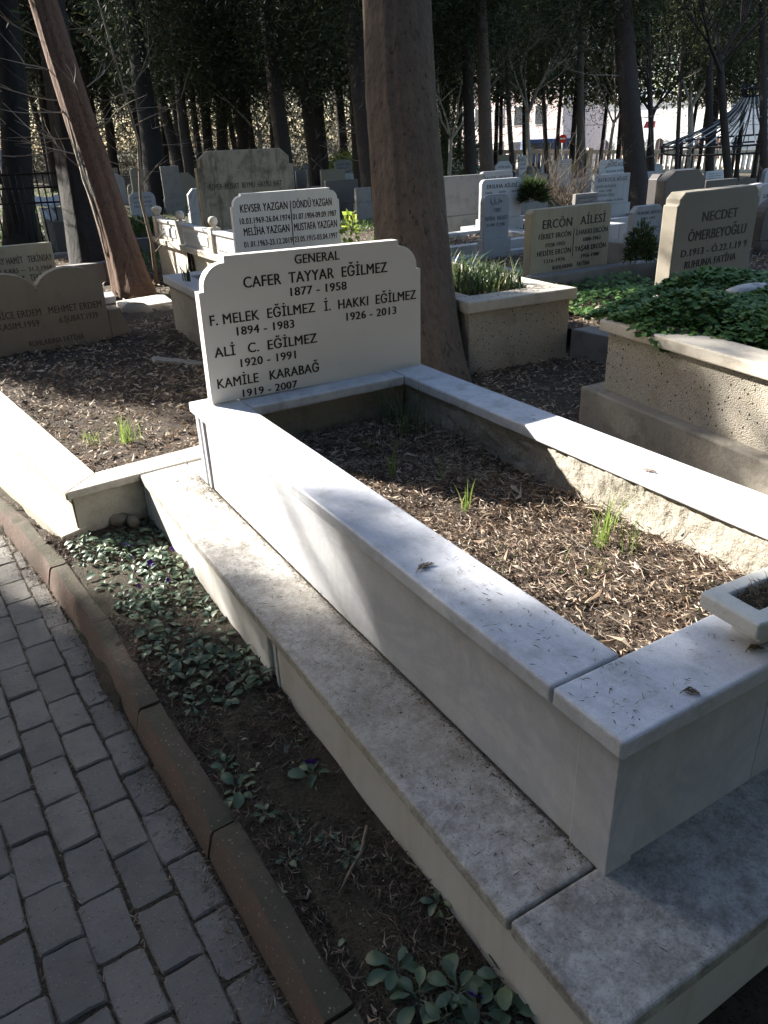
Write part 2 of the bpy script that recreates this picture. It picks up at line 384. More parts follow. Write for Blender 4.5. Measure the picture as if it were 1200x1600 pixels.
# dirt and needles packed in the joints and along the kerb
n = 5200
yy = rng.uniform(.0, 4.2, n); xx = kerbx(yy) - np.abs(rng.normal(0, .028, n)) - .004
m = 4200
y2 = rng.uniform(.1, 3.6, m); x2 = rng.uniform(-1.2, -.55, m); ok = x2 < kerbx(y2); y2 = y2[ok]; x2 = x2[ok]
ci = np.round((x2 + .752 + .048 * (y2 - 1)) / .1062 - .5); x2 = np.where(rng.random(len(x2)) < .85, -.752 + .1062 * (ci + .5) - .048 * (y2 - 1) + rng.normal(0, .003, len(x2)), x2)
xx = np.concatenate([xx, x2]); yy = np.concatenate([yy, y2]); n = len(xx)
c = np.stack([xx, yy, rng.uniform(-.004, .006, n)], 1)
V, F = kites(c, rand_dir(n, 0, .25), rand_dir(n, 1.5), rng.uniform(.008, .03, n), rng.uniform(.001, .003, n))
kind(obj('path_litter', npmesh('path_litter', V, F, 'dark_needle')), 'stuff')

# kerb stones
kerb = kind(obj('kerb', None), 'structure')
ks = [-.95, -.385, .18, .745, 1.31, 1.875, 2.40, 2.94, 3.50, 4.06, 4.62]
for a, b in zip(ks[:-1], ks[1:]):
    a += .004; b -= .004; g = G(); nsg = 9; prof = [(0, -.06), (.004, .012), (.026, .078), (.034, .089), (.082, .091), (.089, .086), (.091, -.06)]
    vs = []; ph = rnd.uniform(0, 6); dz = rnd.uniform(-.003, .003); dx = rnd.uniform(-.003, .003)
    for i in range(nsg):
        y = a + (b - a) * i / (nsg - 1); x = float(kerbx(a)) + (float(kerbx(b)) - float(kerbx(a))) * i / (nsg - 1)
        e = 1 if 0 < i < nsg - 1 else 0
        for q, (px, pz) in enumerate(prof):
            chip = rnd.uniform(-.0018, .0018) * (1 if q in (2, 3, 4, 5) else .4) - (.006 if (not e and q in (2, 3, 4)) else 0)
            vs.append((x + dx + px + chip, y, pz + dz + (chip if pz > .05 else 0)))
    q = len(prof)
    fs = [(i*q + j, i*q + j + 1, (i+1)*q + j + 1, (i+1)*q + j) for i in range(nsg - 1) for j in range(q - 1)] + [tuple(range(q-1, -1, -1)), tuple((nsg-1)*q + j for j in range(q))]
    g.add(vs, fs, True); o = build(g, 'kerb_stone', 'kerb_brick', kerb)
    o.modifiers.new('crisp', 'EDGE_SPLIT').split_angle = R(35)

# flower bed soil
def sheet(name, x0, x1, y0, y1, zf, step, mat, amp=.008, parent=None, mask=None):
    xs = np.arange(x0, x1 + step * .5, step); ys = np.arange(y0, y1 + step * .5, step)
    X, Y = np.meshgrid(xs, ys, indexing='ij'); Z = zf(X, Y) + rng.normal(size=X.shape) * amp
    nx, ny = X.shape; idx = np.arange(nx * ny).reshape(nx, ny)
    F = np.stack([idx[:-1, :-1], idx[1:, :-1], idx[1:, 1:], idx[:-1, 1:]], -1).reshape(-1, 4)
    V = np.stack([X, Y, Z], -1).reshape(-1, 3)
    if mask is not None:
        cen = V[F].mean(1); F = F[mask(cen[:, 0], cen[:, 1])]
    return obj(name, npmesh(name, V, F, mat, True), parent)
def wav(x, y, s=1.0, a=.02, ph=0): return a * (np.sin(x * 5.1 * s + ph) * np.cos(y * 4.3 * s + 1.3 + ph) + .5 * np.sin(x * 11 * s + y * 9 * s + ph))
bedz = lambda x, y: .075 + wav(x, y, 1.6, .012)
kind(sheet('flower_bed_soil', -.75, -.1, -.6, 2.75, bedz, .02, 'soil', .005, mask=lambda x, y: (x > kerbx(y) + .075) & (x < -.165)), 'structure')
kind(sheet('verge_soil', -1.6, -.5, 2.62, 6, bedz, .03, 'soil', .006, mask=lambda x, y: (x > kerbx(y) + .075) & (x < np.interp(y, [2.6, 3.4, 3.9, 4.9, 6], [-.56, -.71, -.78, -.94, -1.1]))), 'structure')

# ------------------------------------------------------------------ the main grave: stepped marble surround
MG = thing('marble_grave', 'large white marble grave surround on a stepped base, dry soil bed inside', 'grave', (.55, 1.2, .08))
def mb(g, name, mat, bevel=.004, seg=2): return build(g, name, mat, MG, bevel, seg, True)
ZB = .296; ZC = .66; TC = .045; WX = 1.10; LY = 2.411
mb(G().box((-.185, -.19, -.02), (1.285, 2.645, ZB - .0405)), 'base_core', 'marble_base_face', .003)
# face panels of the base, left long side, with the open joint in the middle
for y0, y1 in ((-.193, 1.155), (1.245, 2.56)):
    mb(G().box((-.194, y0, .0), (-.1855, y1, ZB - .041)), 'base_panel', 'marble_base_face', .002)
for y0, y1 in ((1.158, 1.178), (1.222, 1.242), (2.563, 2.583), (2.612, 2.648)):
    mb(G().box((-.197, y0, .0), (-.1855, y1, ZB - .041)), 'base_pilaster', 'marble_base_face', .002)
mb(G().box((-.18, -.198, .0), (1.28, -.1905, ZB - .041)), 'base_panel', 'marble_base_face', .002)
# step slabs
mb(G().box((-.203, .047, ZB - .04), (.02, 2.662, ZB)), 'step_slab', 'marble_step', .008, 3)
mb(G().box((-.203, -.208, ZB - .04), (1.3, .0415, ZB + .001)), 'step_slab', 'marble_foot_step', .008, 3)
mb(G().box((1.08, .047, ZB - .04), (1.3, 2.662, ZB)), 'step_slab', 'marble_step', .008, 3)
mb(G().box((.0225, 2.38, ZB - .04), (1.078, 2.662, ZB)), 'step_slab', 'marble_step', .008, 3)
# upper walls
zt = ZC - TC - .0005
mb(G().box((.024, .12, ZB), (.07, 2.30, zt)), 'side_panel', 'marble_side', .002)
mb(G().box((1.03, .12, ZB), (1.076, 2.30, zt)), 'side_panel', 'marble_side', .002)
mb(G().box((.088, .024, ZB), (.47, .07, zt)), 'foot_panel', 'marble_side', .002)
mb(G().box((.473, .024, ZB), (1.0, .07, zt)), 'foot_panel', 'marble_side', .002)
mb(G().box((.09, 2.34, ZB), (1.0, 2.386, zt)), 'head_panel', 'marble_side', .002)
for (x0, x1, y0, y1) in ((.016, .0875, .016, .119), (1.003, 1.084, .016, .119), (.016, .08, 2.355, 2.395), (.016, .05, 2.302, 2.33), (1.02, 1.084, 2.302, 2.395)):
    mb(G().box((x0, y0, ZB), (x1, y1, zt)), 'corner_pilaster', 'marble_side', .003)
# concrete lining inside
lin = G().box((.071, .071, .2), (.150, 2.33, zt)); lin2 = G().box((.953, .071, .2), (1.029, 2.33, zt))
mb(lin, 'lining', 'concrete', 0)
# rough right lining facing the pit
xs = np.linspace(.071, 2.33, 120); zs = np.linspace(.2, zt, 26)
YY, ZZ = np.meshgrid(xs, zs, indexing='ij'); XX = .945 + rng.normal(size=YY.shape) * .0038 + .006 * np.sin(YY * 9 + ZZ * 14) - .010 * np.clip((.52 - ZZ) * 8, 0, 1)
ii = np.arange(YY.size).reshape(YY.shape)
F = np.stack([ii[:-1, :-1], ii[:-1, 1:], ii[1:, 1:], ii[1:, :-1]], -1).reshape(-1, 4)
o = obj('lining', npmesh('lining', np.stack([XX, YY, ZZ], -1).reshape(-1, 3) - np.array(MG.location), F, 'roughcast', True), MG)
mb(G().box((.96, .071, .2), (1.029, 2.33, zt)), 'lining', 'concrete', 0)
mb(G().box((.151, .071, .2), (.944, .150, zt)), 'lining', 'concrete', 0)
mb(G().box((.151, 2.225, .2), (.944, 2.33, zt)), 'lining', 'concrete', 0)
# copings
def coping(poly): return mb(G().prism(poly, ZC - TC, ZC), 'coping', 'marble', .008, 3)
coping([(0, .186), (.187, .186), (.187, 2.181), (.187, 2.411), (0, 2.411)])
coping([(0, 0), (1.1, 0), (1.1, .1825), (0, .1825)])
coping([(.929, .186), (1.1, .186), (1.1, 2.411), (.929, 2.411)])
coping([(.1895, 2.182), (.9265, 2.182), (.9265, 2.411), (.1895, 2.411)])
# soil of the bed and its litter
soilz = lambda x, y: .465 + wav(x, y, 1.0, .012, .6) + .02 * np.clip((x - .5), 0, 1) - .03 * np.clip((.55 - y) / .4, 0, 1)
s = kind(sheet('soil', .15, .945, .15, 2.23, soilz, .022, 'soil', .006), 'stuff'); s.parent = MG; s.location = -MG.location
def litter(name, n, area, zf, mat, L, Wd, curl=.3, lift=.012, tilt=.5, mask=None, parent=None):
    x0, x1, y0, y1 = area; x = rng.uniform(x0, x1, n); y = rng.uniform(y0, y1, n)
    if mask is not None:
        k = mask(x, y); x = x[k]; y = y[k]; n = len(x)
    c = np.stack([x, y, zf(x, y) + rng.uniform(.0, lift, n)], 1)
    a = rng.uniform(0, 2 * np.pi, n); d = np.stack([np.cos(a), np.sin(a), rng.normal(0, tilt * .35, n)], 1)
    nn = np.stack([rng.normal(0, tilt, n), rng.normal(0, tilt, n), np.ones(n)], 1)
    l = rng.uniform(L[0], L[1], n)
    V, F = cards(c, d, unit(nn), l, rng.uniform(Wd[0], Wd[1], n), rng.uniform(-curl, curl, (n, 1)))
    return kind(obj(name, npmesh(name, V, F, mat)), 'stuff')
pit = (.152, .94, .152, 2.22)
litter('twig_litter', 45, pit, lambda x, y: soilz(x, y) + .014, 'twig_grey', (.06, .16), (.003, .006), .3, .02, .3)
litter('leaf_litter', 110, pit, lambda x, y: soilz(x, y) + .012, 'dead_leaf', (.04, .075), (.012, .02), .5, .02, .8)
litter('weed_sprouts', 500, (.3, .94, .3, 2.2), soilz, 'grass_blade', (.010, .03), (.0015, .003), .2, .03, 1.6, lambda x, y: np.sin(x * 9 + 1) * np.sin(y * 6) > .45)
litter('leaf_litter', 320, pit, soilz, 'dead_leaf', (.012, .04), (.006, .017), .5, .022, .9)
litter('needle_litter', 34000, pit, soilz, 'dry_needle', (.010, .042), (.0007, .0020), .5, .024, .7, lambda x, y: rng.random(len(x)) < .45 + .55 * (np.sin(x * 13 + 2 * np.sin(y * 7)) * np.sin(y * 11 + x * 5) > -.25))
litter('needle_litter', 350, (.60, .94, .35, 1.4), lambda x, y: soilz(x, y) + .008, 'dead_leaf', (.02, .06), (.002, .006), .6, .03, .8)

# headstone with scalloped shoulders
FONT = {}
def text_mesh(s, mat):
    key = (s, mat)
    if key in FONT: return FONT[key]
    cu = bpy.data.curves.new('inscription', 'FONT'); cu.body = s; cu.size = 1.0; cu.extrude = .012; cu.resolution_u = 3; cu.space_character = 1.06
    o = bpy.data.objects.new('inscription_source', cu); COL.objects.link(o)
    FONT[key] = [o, None, mat]; return FONT[key]
CAPH = .70
PENDING = []
def inscription(root, s, x0, x1, z, cap, y, mat, tilt=0.0):
    """one line of lettering on the face y of a stone: from x0 to x1, baseline z, capital height cap"""
    PENDING.append((root, text_mesh(s, mat), x0, x1, z, cap, y, mat, tilt))
def flush_text():
    bpy.context.view_layer.update(); dg = bpy.context.evaluated_depsgraph_get()
    for key, rec in FONT.items():
        me = bpy.data.meshes.new_from_object(rec[0].evaluated_get(dg)); me.name = 'inscription'
        # heavier strokes: a second pass of the letter laid half a stroke to the side and a hair lower
        n0 = len(me.vertices); co = np.empty(n0 * 3, np.float32); me.vertices.foreach_get('co', co); co = co.reshape(-1, 3)
        fs = [list(p.vertices) for p in me.polygons]; bpy.data.meshes.remove(me); me = bpy.data.meshes.new('inscription')
        me.from_pydata(np.concatenate([co + [-.021, 0, 0], co * [1, 1, .9] + [.021, .003, 0]]).tolist(), [], fs + [[i + n0 for i in f] for f in fs])
        me.materials.append(MAT[rec[2]]); rec[1] = me
        xs = [v.co.x for v in me.vertices]; rec.append((min(xs), max(xs)))
    for (root, rec, x0, x1, z, cap, y, mat, tilt) in PENDING:
        me = rec[1]; a, b = rec[3]; sx = (x1 - x0) / (b - a); sz = cap / CAPH
        o = obj('inscription', me, root, (x0 - a * sx, y, z), (R(90), 0, 0), (sx, sz, .08))
        if tilt: o.rotation_euler = (R(90), tilt, 0)
    for key, rec in FONT.items():
        cu = rec[0].data; bpy.data.objects.remove(rec[0]); bpy.data.curves.remove(cu)

def outline(kind_, w, h, c=.08):
    x = w / 2
    if kind_ == 'plain': return [(-x, 0), (x, 0), (x, h), (-x, h)]
    if kind_ == 'chamfer': return [(-x, 0), (x, 0), (x, h - c), (x - c, h), (-x + c, h), (-x, h - c)]
    if kind_ == 'step': return [(-x, 0), (x, 0), (x, h - c * 1.1), (x - c * .3, h - c * 1.1), (x - c * .3, h - c * .55), (x - c, h), (-x + c, h), (-x + c * .3, h - c * .55), (-x + c * .3, h - c * 1.1), (-x, h - c * 1.1)]
    if kind_ == 'scallop':
        st = c * .18; r = c - st; p = [(-x, 0), (x, 0), (x, h - c - st*.6), (x - st, h - c - st*.6)]
        for i in range(9):
            a = math.pi / 2 * i / 8; p.append((x - st - r + r * math.cos(a), h - c - st*.0 + (r - st*.2) * math.sin(a) - .0))
        p += [(x - c, h)]
        return p + [(-a, b) for a, b in reversed(p[2:])]
    if kind_ == 'arch':
        p = [(-x, 0), (x, 0)]
        for i in range(13):
            a = math.pi * i / 12; p.append((x * math.cos(a), h - c + c * math.sin(a)))
        return p
    if kind_ == 'round':
        p = [(-x, 0), (x, 0)]
        for i in range(7):
            a = math.pi / 2 * i / 6; p.append((x - c + c * math.cos(a), h - c + c * math.sin(a)))
        return p + [(-a, b) for a, b in reversed(p[2:])]
    if kind_ == 'shoulder':   # flat middle, sloping shoulders
        return [(-x, 0), (x, 0), (x, h - c * 1.4), (x * .55, h), (-x * .55, h), (-x, h - c * 1.4)]
    if kind_ == 'double':
        p = [(-x, 0), (x, 0)]; rr = x * .52; zc = h - rr * .62
        for s_ in (1, -1):
            for i in range(11):
                a = math.pi * (i / 10); 
                p.append((s_ * x * .5 + rr * .96 * math.cos(a), zc + rr * .62 * math.sin(a)))
        return p
def headstone(name, label, st, yaw=0.0, th=.06, kind_='plain', mat='grey_marble', lines=(), c=.08, lmat='letter_black', group=None, sink=.0, cat='headstone', roll=0.0, pitch=0.0, bevel=.004):
    cx, cy, cz, w, h = st
    t = obj(name, None, None, (cx, cy, cz), (pitch, roll, yaw)); tag(t, label, cat, group)
    build(G().slabxz(outline(kind_, w, h, c), -th / 2, th / 2), 'slab', mat, t, bevel, 2)
    if sink: build(G().box((-w * .54, -th * .95, -sink), (w * .54, th * .95, 0)), 'plinth', mat, t, bevel, 2)
    for ln in lines:
        s, u0, u1, v, cp = ln[:5]
        inscription(t, s, (u0 - .5) * w, (u1 - .5) * w, v * h, cp * h, -th / 2 - .0012, ln[5] if len(ln) > 5 else lmat)
    return t
def divider(t, st, u, v0, v1, th, mat='letter_black'):
    w, h = st[3], st[4]
    build(G().box(((u - .5) * w - .004, -th / 2 - .002, v0 * h), ((u - .5) * w + .004, -th / 2 + .004, v1 * h)), 'divider', mat, t)

# main headstone: shares world coordinates of the grave; letters cut and painted black
hs = thing('headstone', 'white marble headstone with scalloped shoulders and black lettering, GENERAL on its top line', 'headstone', (.576, 2.317, ZC))
hs.rotation_euler = (0, .0145, 0)
w_, h_ = 1.022, .572
build(G().slabxz(outline('scallop', w_, h_, .115), -.027, .027), 'slab', 'marble_headstone', hs, .0035, 3)
for s, x0, x1, z, cap in (('GENERAL', .477, .682, 1.176, .036), ('CAFER  TAYYAR  EĞİLMEZ', .249, .913, 1.104, .043), ('1877 - 1958', .448, .71, 1.0515, .034),
        ('F. MELEK  EĞİLMEZ', .095, .555, .979, .040), ('İ.  HAKKI  EĞİLMEZ', .598, 1.061, .970, .040), ('1894 - 1983', .201, .455, .927, .034), ('1926 - 2013', .702, .956, .916, .034),
        ('ALİ   C.  EĞİLMEZ', .098, .556, .851, .040), ('1920 - 1991', .203, .452, .797, .034), ('KAMİLE   KARABAĞ', .095, .557, .7235, .040), ('1919 - 2007', .199, .449, .671, .032)):
    xm = (x0 + x1) / 2 - .576
    inscription(hs, s, x0 - .576, x1 - .576, z - ZC + .0145 * xm, cap, -.0282, 'letter_black')

# small marble flower trough on the foot coping
pot = thing('flower_trough', 'small weathered marble flower trough on the foot end of the white grave', 'trough', (.52, .083, ZC), R(-3))
pl, pw, ph = .30, .14, .095
def trough():
    g = G(); o_ = [(-.145, -.072), (.29, -.072), (.29, .072), (-.145, .072)]; i_ = [(-.10, -.035), (.25, -.035), (.25, .035), (-.10, .035)]
    b_ = [(-.075, -.038), (.22, -.038), (.22, .038), (-.075, .038)]; b2 = [(-.11, -.055), (.255, -.055), (.255, .055), (-.11, .055)]
    rings = [[(x, y, .0) for x, y in b_], [(x, y, .024) for x, y in b_], [(x, y, .048) for x, y in b2], [(x, y, .058) for x, y in o_], [(x, y, .094) for x, y in o_], [(x, y, .096) for x, y in i_], [(x * .96, y * .8, .062) for x, y in i_]]
    vs = [v for r in rings for v in r]
    fs = [(a*4 + j, a*4 + (j+1) % 4, (a+1)*4 + (j+1) % 4, (a+1)*4 + j) for a in range(len(rings) - 1) for j in range(4)] + [(3, 2, 1, 0), tuple(4*(len(rings)-1) + j for j in range(4))]
    return g.add(vs, fs)
build(trough(), 'bowl', 'pot_marble', pot, .006, 3)
so = sheet('soil', -.095, .245, -.032, .032, lambda x, y: .078 + 0 * x, .008, 'soil', .003, pot); kind(so, 'stuff')
n = 1100
c = np.stack([rng.uniform(-.09, .1, n), rng.uniform(-.03, .03, n), rng.uniform(.08, .1, n)], 1); d = rand_dir(n, .1, .5); d[:, 0] -= .4
V, F = kites(c, d, rand_dir(n), rng.uniform(.01, .035, n), rng.uniform(.0008, .002, n))
kind(obj('needles', npmesh('needles', V, F, 'debris'), pot), 'stuff')

# needles and grit lying on the copings and on the step, thicker along the foot of the wall
def scatter(name, n, fx, mat, L, Wd):
    P = fx(n); n = len(P); a = rng.uniform(0, 2 * np.pi, n); d = np.stack([np.cos(a), np.sin(a), rng.normal(0, .06, n)], 1)
    V, F = cards(P, d, np.tile([0, 0, 1.0], (n, 1)) + rng.normal(0, .3, (n, 3)), rng.uniform(L[0], L[1], n), rng.uniform(Wd[0], Wd[1], n), rng.uniform(-.3, .3, (n, 1)))
    return kind(obj(name, npmesh(name, V, F, mat)), 'stuff')
def onstep(n):
    y = rng.uniform(.06, 2.5, n); x = np.where(rng.random(n) < .75, .018 - np.abs(rng.normal(0, .011, n)), rng.uniform(-.19, .02, n)); return np.stack([x, y, np.full(n, ZB + .0025)], 1)
scatter('step_grit', 2600, onstep, 'debris', (.002, .010), (.0015, .004))
scatter('step_needles', 260, lambda n: np.stack([rng.uniform(-.19, .01, n), rng.uniform(-.15, 2.6, n), np.full(n, ZB + .003)], 1), 'debris', (.008, .028), (.0010, .002))
def onhead(n): return np.stack([rng.normal(-.02, .04, n).clip(-.19, .01), rng.normal(2.30, .10, n), np.full(n, ZB + .003)], 1)
scatter('step_needles', 260, onhead, 'debris', (.008, .03), (.0012, .0025))
def oncop(n):
    a = np.stack([rng.uniform(.01, .18, n), rng.normal(.45, .28, n).clip(.02, 1.6), np.full(n, ZC + .003)], 1); return a
scatter('coping_needles', 90, oncop, 'debris', (.006, .022), (.0010, .0022))
scatter('coping_needles', 60, lambda n: np.stack([rng.uniform(.02, .42, n), rng.uniform(.02, .17, n), np.full(n, ZC + .003)], 1), 'debris', (.005, .02), (.001, .0022))
scatter('coping_needles', 50, lambda n: np.stack([rng.uniform(.94, 1.09, n), rng.uniform(.2, 1.8, n), np.full(n, ZC + .003)], 1), 'debris', (.006, .03), (.001, .0022))
scatter('coping_grit', 40, oncop, 'dark_needle', (.004, .008), (.003, .006))

# sprigs of dead cypress
def sprig(loc, rz, L, label, mat='debris', loose=.5):
    g = G(); pts = [(L * t, .012 * math.sin(t * 3), .002 + .002 * math.sin(t * 3.1)) for t in np.linspace(0, 1, 7)]
    g.tube(pts, [.0011 * (1 - .6 * t) for t in np.linspace(0, 1, 7)], 4, False)
    for t in np.linspace(.25, 1, 22):
        for sd_ in (-1, 1):
            x = L * t; l = L * .36 * (1.15 - t) * rnd.uniform(.6, 1.2) + .006; a = sd_ * rnd.uniform(.3, .8)
            y = .012 * math.sin(t * 3)
            g.tube([(x, y, .003), (x + l * .6 * math.cos(a), y + l * .6 * math.sin(a), .003 + rnd.uniform(0, .003)), (x + l * math.cos(a * .7), y + l * math.sin(a * .9), .002 + rnd.uniform(0, .003))], [.0008, .0009, .0004], 3, False)
    o = obj('cypress_sprig', g.mesh('cypress_sprig', mat), None, loc, (0, 0, rz)); return tag(o, label, 'sprig')
sprig((0.015,0.687,0.662), R(12), .058, 'dry brown cypress sprig lying on the long near coping of the white grave')
sprig((0.930,0.828,0.662), R(-60), .05, 'pale dry sprig lying on the sunlit far coping', 'dry_needle')
sprig((0.183,0.035,0.662), R(-40), .03, 'tiny sprig on the foot coping near its front edge', 'debris')
sprig((0.395,0.049,0.662), R(-20), .035, 'small dead sprig on the foot coping under the marble trough', 'debris')

# ------------------------------------------------------------------ low grave to the left of the white one
NB = thing('kerbed_grave', 'low cream stone grave surround with leaf-covered bed beside the brick kerb', 'grave', (-.2, 4.2, .08))
def nbq(pts, z0, z1, name, mat='cream_stone', bev=.005): return build(G().prism(pts, z0, z1), name, mat, NB, bev, 2, True)
nbq([(-.53, 2.625), (-.37, 2.79), (-.60, 4.8), (-.73, 5.85), (-.90, 5.85), (-.80, 4.9), (-.69, 3.9)], .262, .30, 'coping')
nbq([(-.5265, 2.62), (1.0, 2.75), (1.0, 2.93), (-.366, 2.786)], .264, .302, 'coping')
nbq([(-.51, 2.645), (-.40, 2.80), (-.62, 4.8), (-.74, 5.85), (-.88, 5.85), (-.785, 4.9), (-.675, 3.9)], -.02, .2615, 'side_wall')
nbq([(-.505, 2.643), (1.0, 2.77), (1.0, 2.90), (-.395, 2.80)], -.02, .2635, 'foot_wall')
nbq([(-.585, 2.60), (-.47, 2.645), (-.67, 3.9), (-.78, 4.9), (-.88, 5.85), (-1.1, 5.85), (-.96, 4.9), (-.80, 3.9), (-.735, 3.4)], -.02, .115, 'ledge')
nbz = lambda x, y: .19 + wav(x, y, .7, .015, 2)
inside = lambda x, y: (x > np.interp(y, [2.79, 4.8, 5.85], [-.37, -.60, -.73]) - .03) & (y > np.interp(x, [-.366, 1.0], [2.786, 2.93]) - .03)
kind(sheet('grave_soil', -.9, 1.6, 2.7, 7.2, nbz, .045, 'soil', .008, mask=inside), 'structure')
litter('leaf_litter', 5200, (-.8, 1.35, 2.75, 6.6), nbz, 'dead_leaf', (.025, .07), (.008, .020), .5, .025, .8, inside)
litter('needle_litter', 5000, (-.7, 1.1, 2.75, 5.0), nbz, 'dry_needle', (.02, .055), (.0015, .004), .5, .025, .7, inside)

# grass tufts
def tuft(loc, n, hgt, spread, label, mat='grass_blade', wid=.004, group=None, name='grass_tuft'):
    a = rng.uniform(0, 2 * np.pi, n); r = np.abs(rng.normal(0, spread, n)); base = np.stack([r * np.cos(a), r * np.sin(a), np.zeros(n)], 1)
    H = hgt * rng.uniform(.5, 1.1, n); lean = rng.uniform(.05, .55, n); b2 = rng.uniform(0, 2 * np.pi, n)
    Vs, Fs = [], []; K = 6
    for i in range(n):
        for q in range(K + 1):
            t = q / K; bend = lean[i] * H[i] * t * t; z = H[i] * t * (1 - .25 * lean[i] * t)
            ctr = base[i] + np.array([math.cos(b2[i]) * bend, math.sin(b2[i]) * bend, z]); sd_ = np.array([-math.sin(b2[i]), math.cos(b2[i]), 0]) * wid * (1 - t ** 2) * .5
            Vs += [ctr + sd_, ctr - sd_]
        o_ = i * (K + 1) * 2
        Fs += [(o_ + 2*q, o_ + 2*q + 1, o_ + 2*q + 3, o_ + 2*q + 2) for q in range(K)]
    o = obj(name, npmesh(name, Vs, Fs, mat, True), None, loc); return tag(o, label, 'grass', group)
tuft((.76, .78, .462), 26, .22, .018, 'bright green grass clump in the sunlit soil of the white grave')
tuft((.80, .70, .462), 12, .15, .02, 'paler short grass next to the bright clump, nearer the foot end')
tuft((.86, .83, .47), 5, .22, .012, 'few tall thin blades next to the bright clump by the far lining')
tuft((0.503,1.610,0.460), 5, .20, .006, 'lone broad grass shoot near the shaded edge of the grave bed', wid=.008)
tuft((0.622,1.452,0.460), 4, .20, .006, 'curved single blade rising at the shadow line in the grave bed', wid=.005)
tuft((0.567,1.227,0.460), 10, .13, .012, 'small low green tuft in the needles just beyond the shadow line', wid=.004)
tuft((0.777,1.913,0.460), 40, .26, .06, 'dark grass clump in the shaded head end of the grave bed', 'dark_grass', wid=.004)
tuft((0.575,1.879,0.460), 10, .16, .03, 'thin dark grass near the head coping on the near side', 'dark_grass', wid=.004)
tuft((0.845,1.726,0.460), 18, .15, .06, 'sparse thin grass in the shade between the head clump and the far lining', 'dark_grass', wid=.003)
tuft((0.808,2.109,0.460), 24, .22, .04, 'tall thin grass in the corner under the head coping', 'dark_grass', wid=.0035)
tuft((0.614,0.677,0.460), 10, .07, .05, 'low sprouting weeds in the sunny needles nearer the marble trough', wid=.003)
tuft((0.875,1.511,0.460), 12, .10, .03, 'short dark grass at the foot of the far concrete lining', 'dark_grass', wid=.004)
tuft((-0.092,3.373,0.190), 60, .20, .035, 'bright yellow green grass tuft in the leafy bed of the low grave', wid=.004)
tuft((-0.242,3.484,0.190), 22, .10, .05, 'tiny sunlit weeds left of the bright tuft in the low grave', wid=.004)

# ------------------------------------------------------------------ pansies in the flower bed
def leafmesh(L, Wd, cup, seed):
    r = random.Random(seed); vs = []; fs = []; K = 7
    prof = [0.10, .10, .16, .70, 1.0, 1.05, .92, .40]
    for i in range(K + 1):
        t = i / K; x = L * t; z = L * (.55 * t - .55 * t * t * 1.15) + r.uniform(-.001, .001); w = Wd * prof[i] * .5
        vs += [(x, -w, z + cup * w + r.uniform(-.0015, .0015)), (x, -w*.5, z + cup * w * .2), (x, 0, z - cup * w * .25), (x, w*.5, z + cup * w * .2), (x, w, z + cup * w + r.uniform(-.0015, .0015))]
    for i in range(K):
        for j in range(4): fs.append((i*5 + j, i*5 + j + 1, (i+1)*5 + j + 1, (i+1)*5 + j))
    return G().add(vs, fs, True).mesh('leaf', 'pansy_leaf')
LEAF = [leafmesh(.060, .026, .3, 1), leafmesh(.068, .030, .15, 2), leafmesh(.050, .024, .4, 3), leafmesh(.056, .020, -.1, 4)]
def petals(seed):
    r = random.Random(seed); g = G()
    for a, s_ in ((90, 1.0), (150, .95), (30, .95), (215, .9), (325, .9)):
        vs = [(0, 0, 0)]; n = 8
        for i in range(n + 1):
            b = R(a) + (i / n - .5) * 1.5; rr = .017 * s_ * (.75 + .3 * math.sin(math.pi * i / n)); vs.append((rr * math.cos(b), rr * math.sin(b), .003 + r.uniform(-.002, .004)))
        g.add(vs, [(0, i, i + 1) for i in range(1, n + 1)])
    return g.mesh('flower', 'pansy_petal')
PET = [petals(5), petals(6)]
STEM = G().tube([(0, 0, 0), (.002, 0, .03), (.006, 0, .055)], [.0015, .0012, .001], 5, False).mesh('stem', 'grass_blade')
def pansy(x, y, size, nl, flower, label, group):
    t = thing('pansy_plant', label, 'pansy', (x, y, float(bedz(x, y))), rnd.uniform(0, 6), group); t.scale = (size,) * 3
    for i in range(nl):
        a = i * 2.4 + rnd.uniform(-.4, .4); lift = rnd.uniform(-.35, .5)
        obj('leaf', LEAF[rnd.randrange(4)], t, (.005 * math.cos(a), .005 * math.sin(a), .004 + .003 * i), (rnd.uniform(-.4, .4), -lift, a), (rnd.uniform(.7, 1.15),) * 3)
    if flower:
        st = obj('stem', STEM, t, (0, 0, .01), (0, 0, rnd.uniform(0, 6)))
        obj('flower', PET[rnd.randrange(2)], t, (.006, 0, .068), (R(rnd.uniform(40, 75)), 0, R(rnd.uniform(-60, 60))), (1.15,) * 3)
    return t
def pans(px, py, size, nl, fl, label, group=None):
    pass
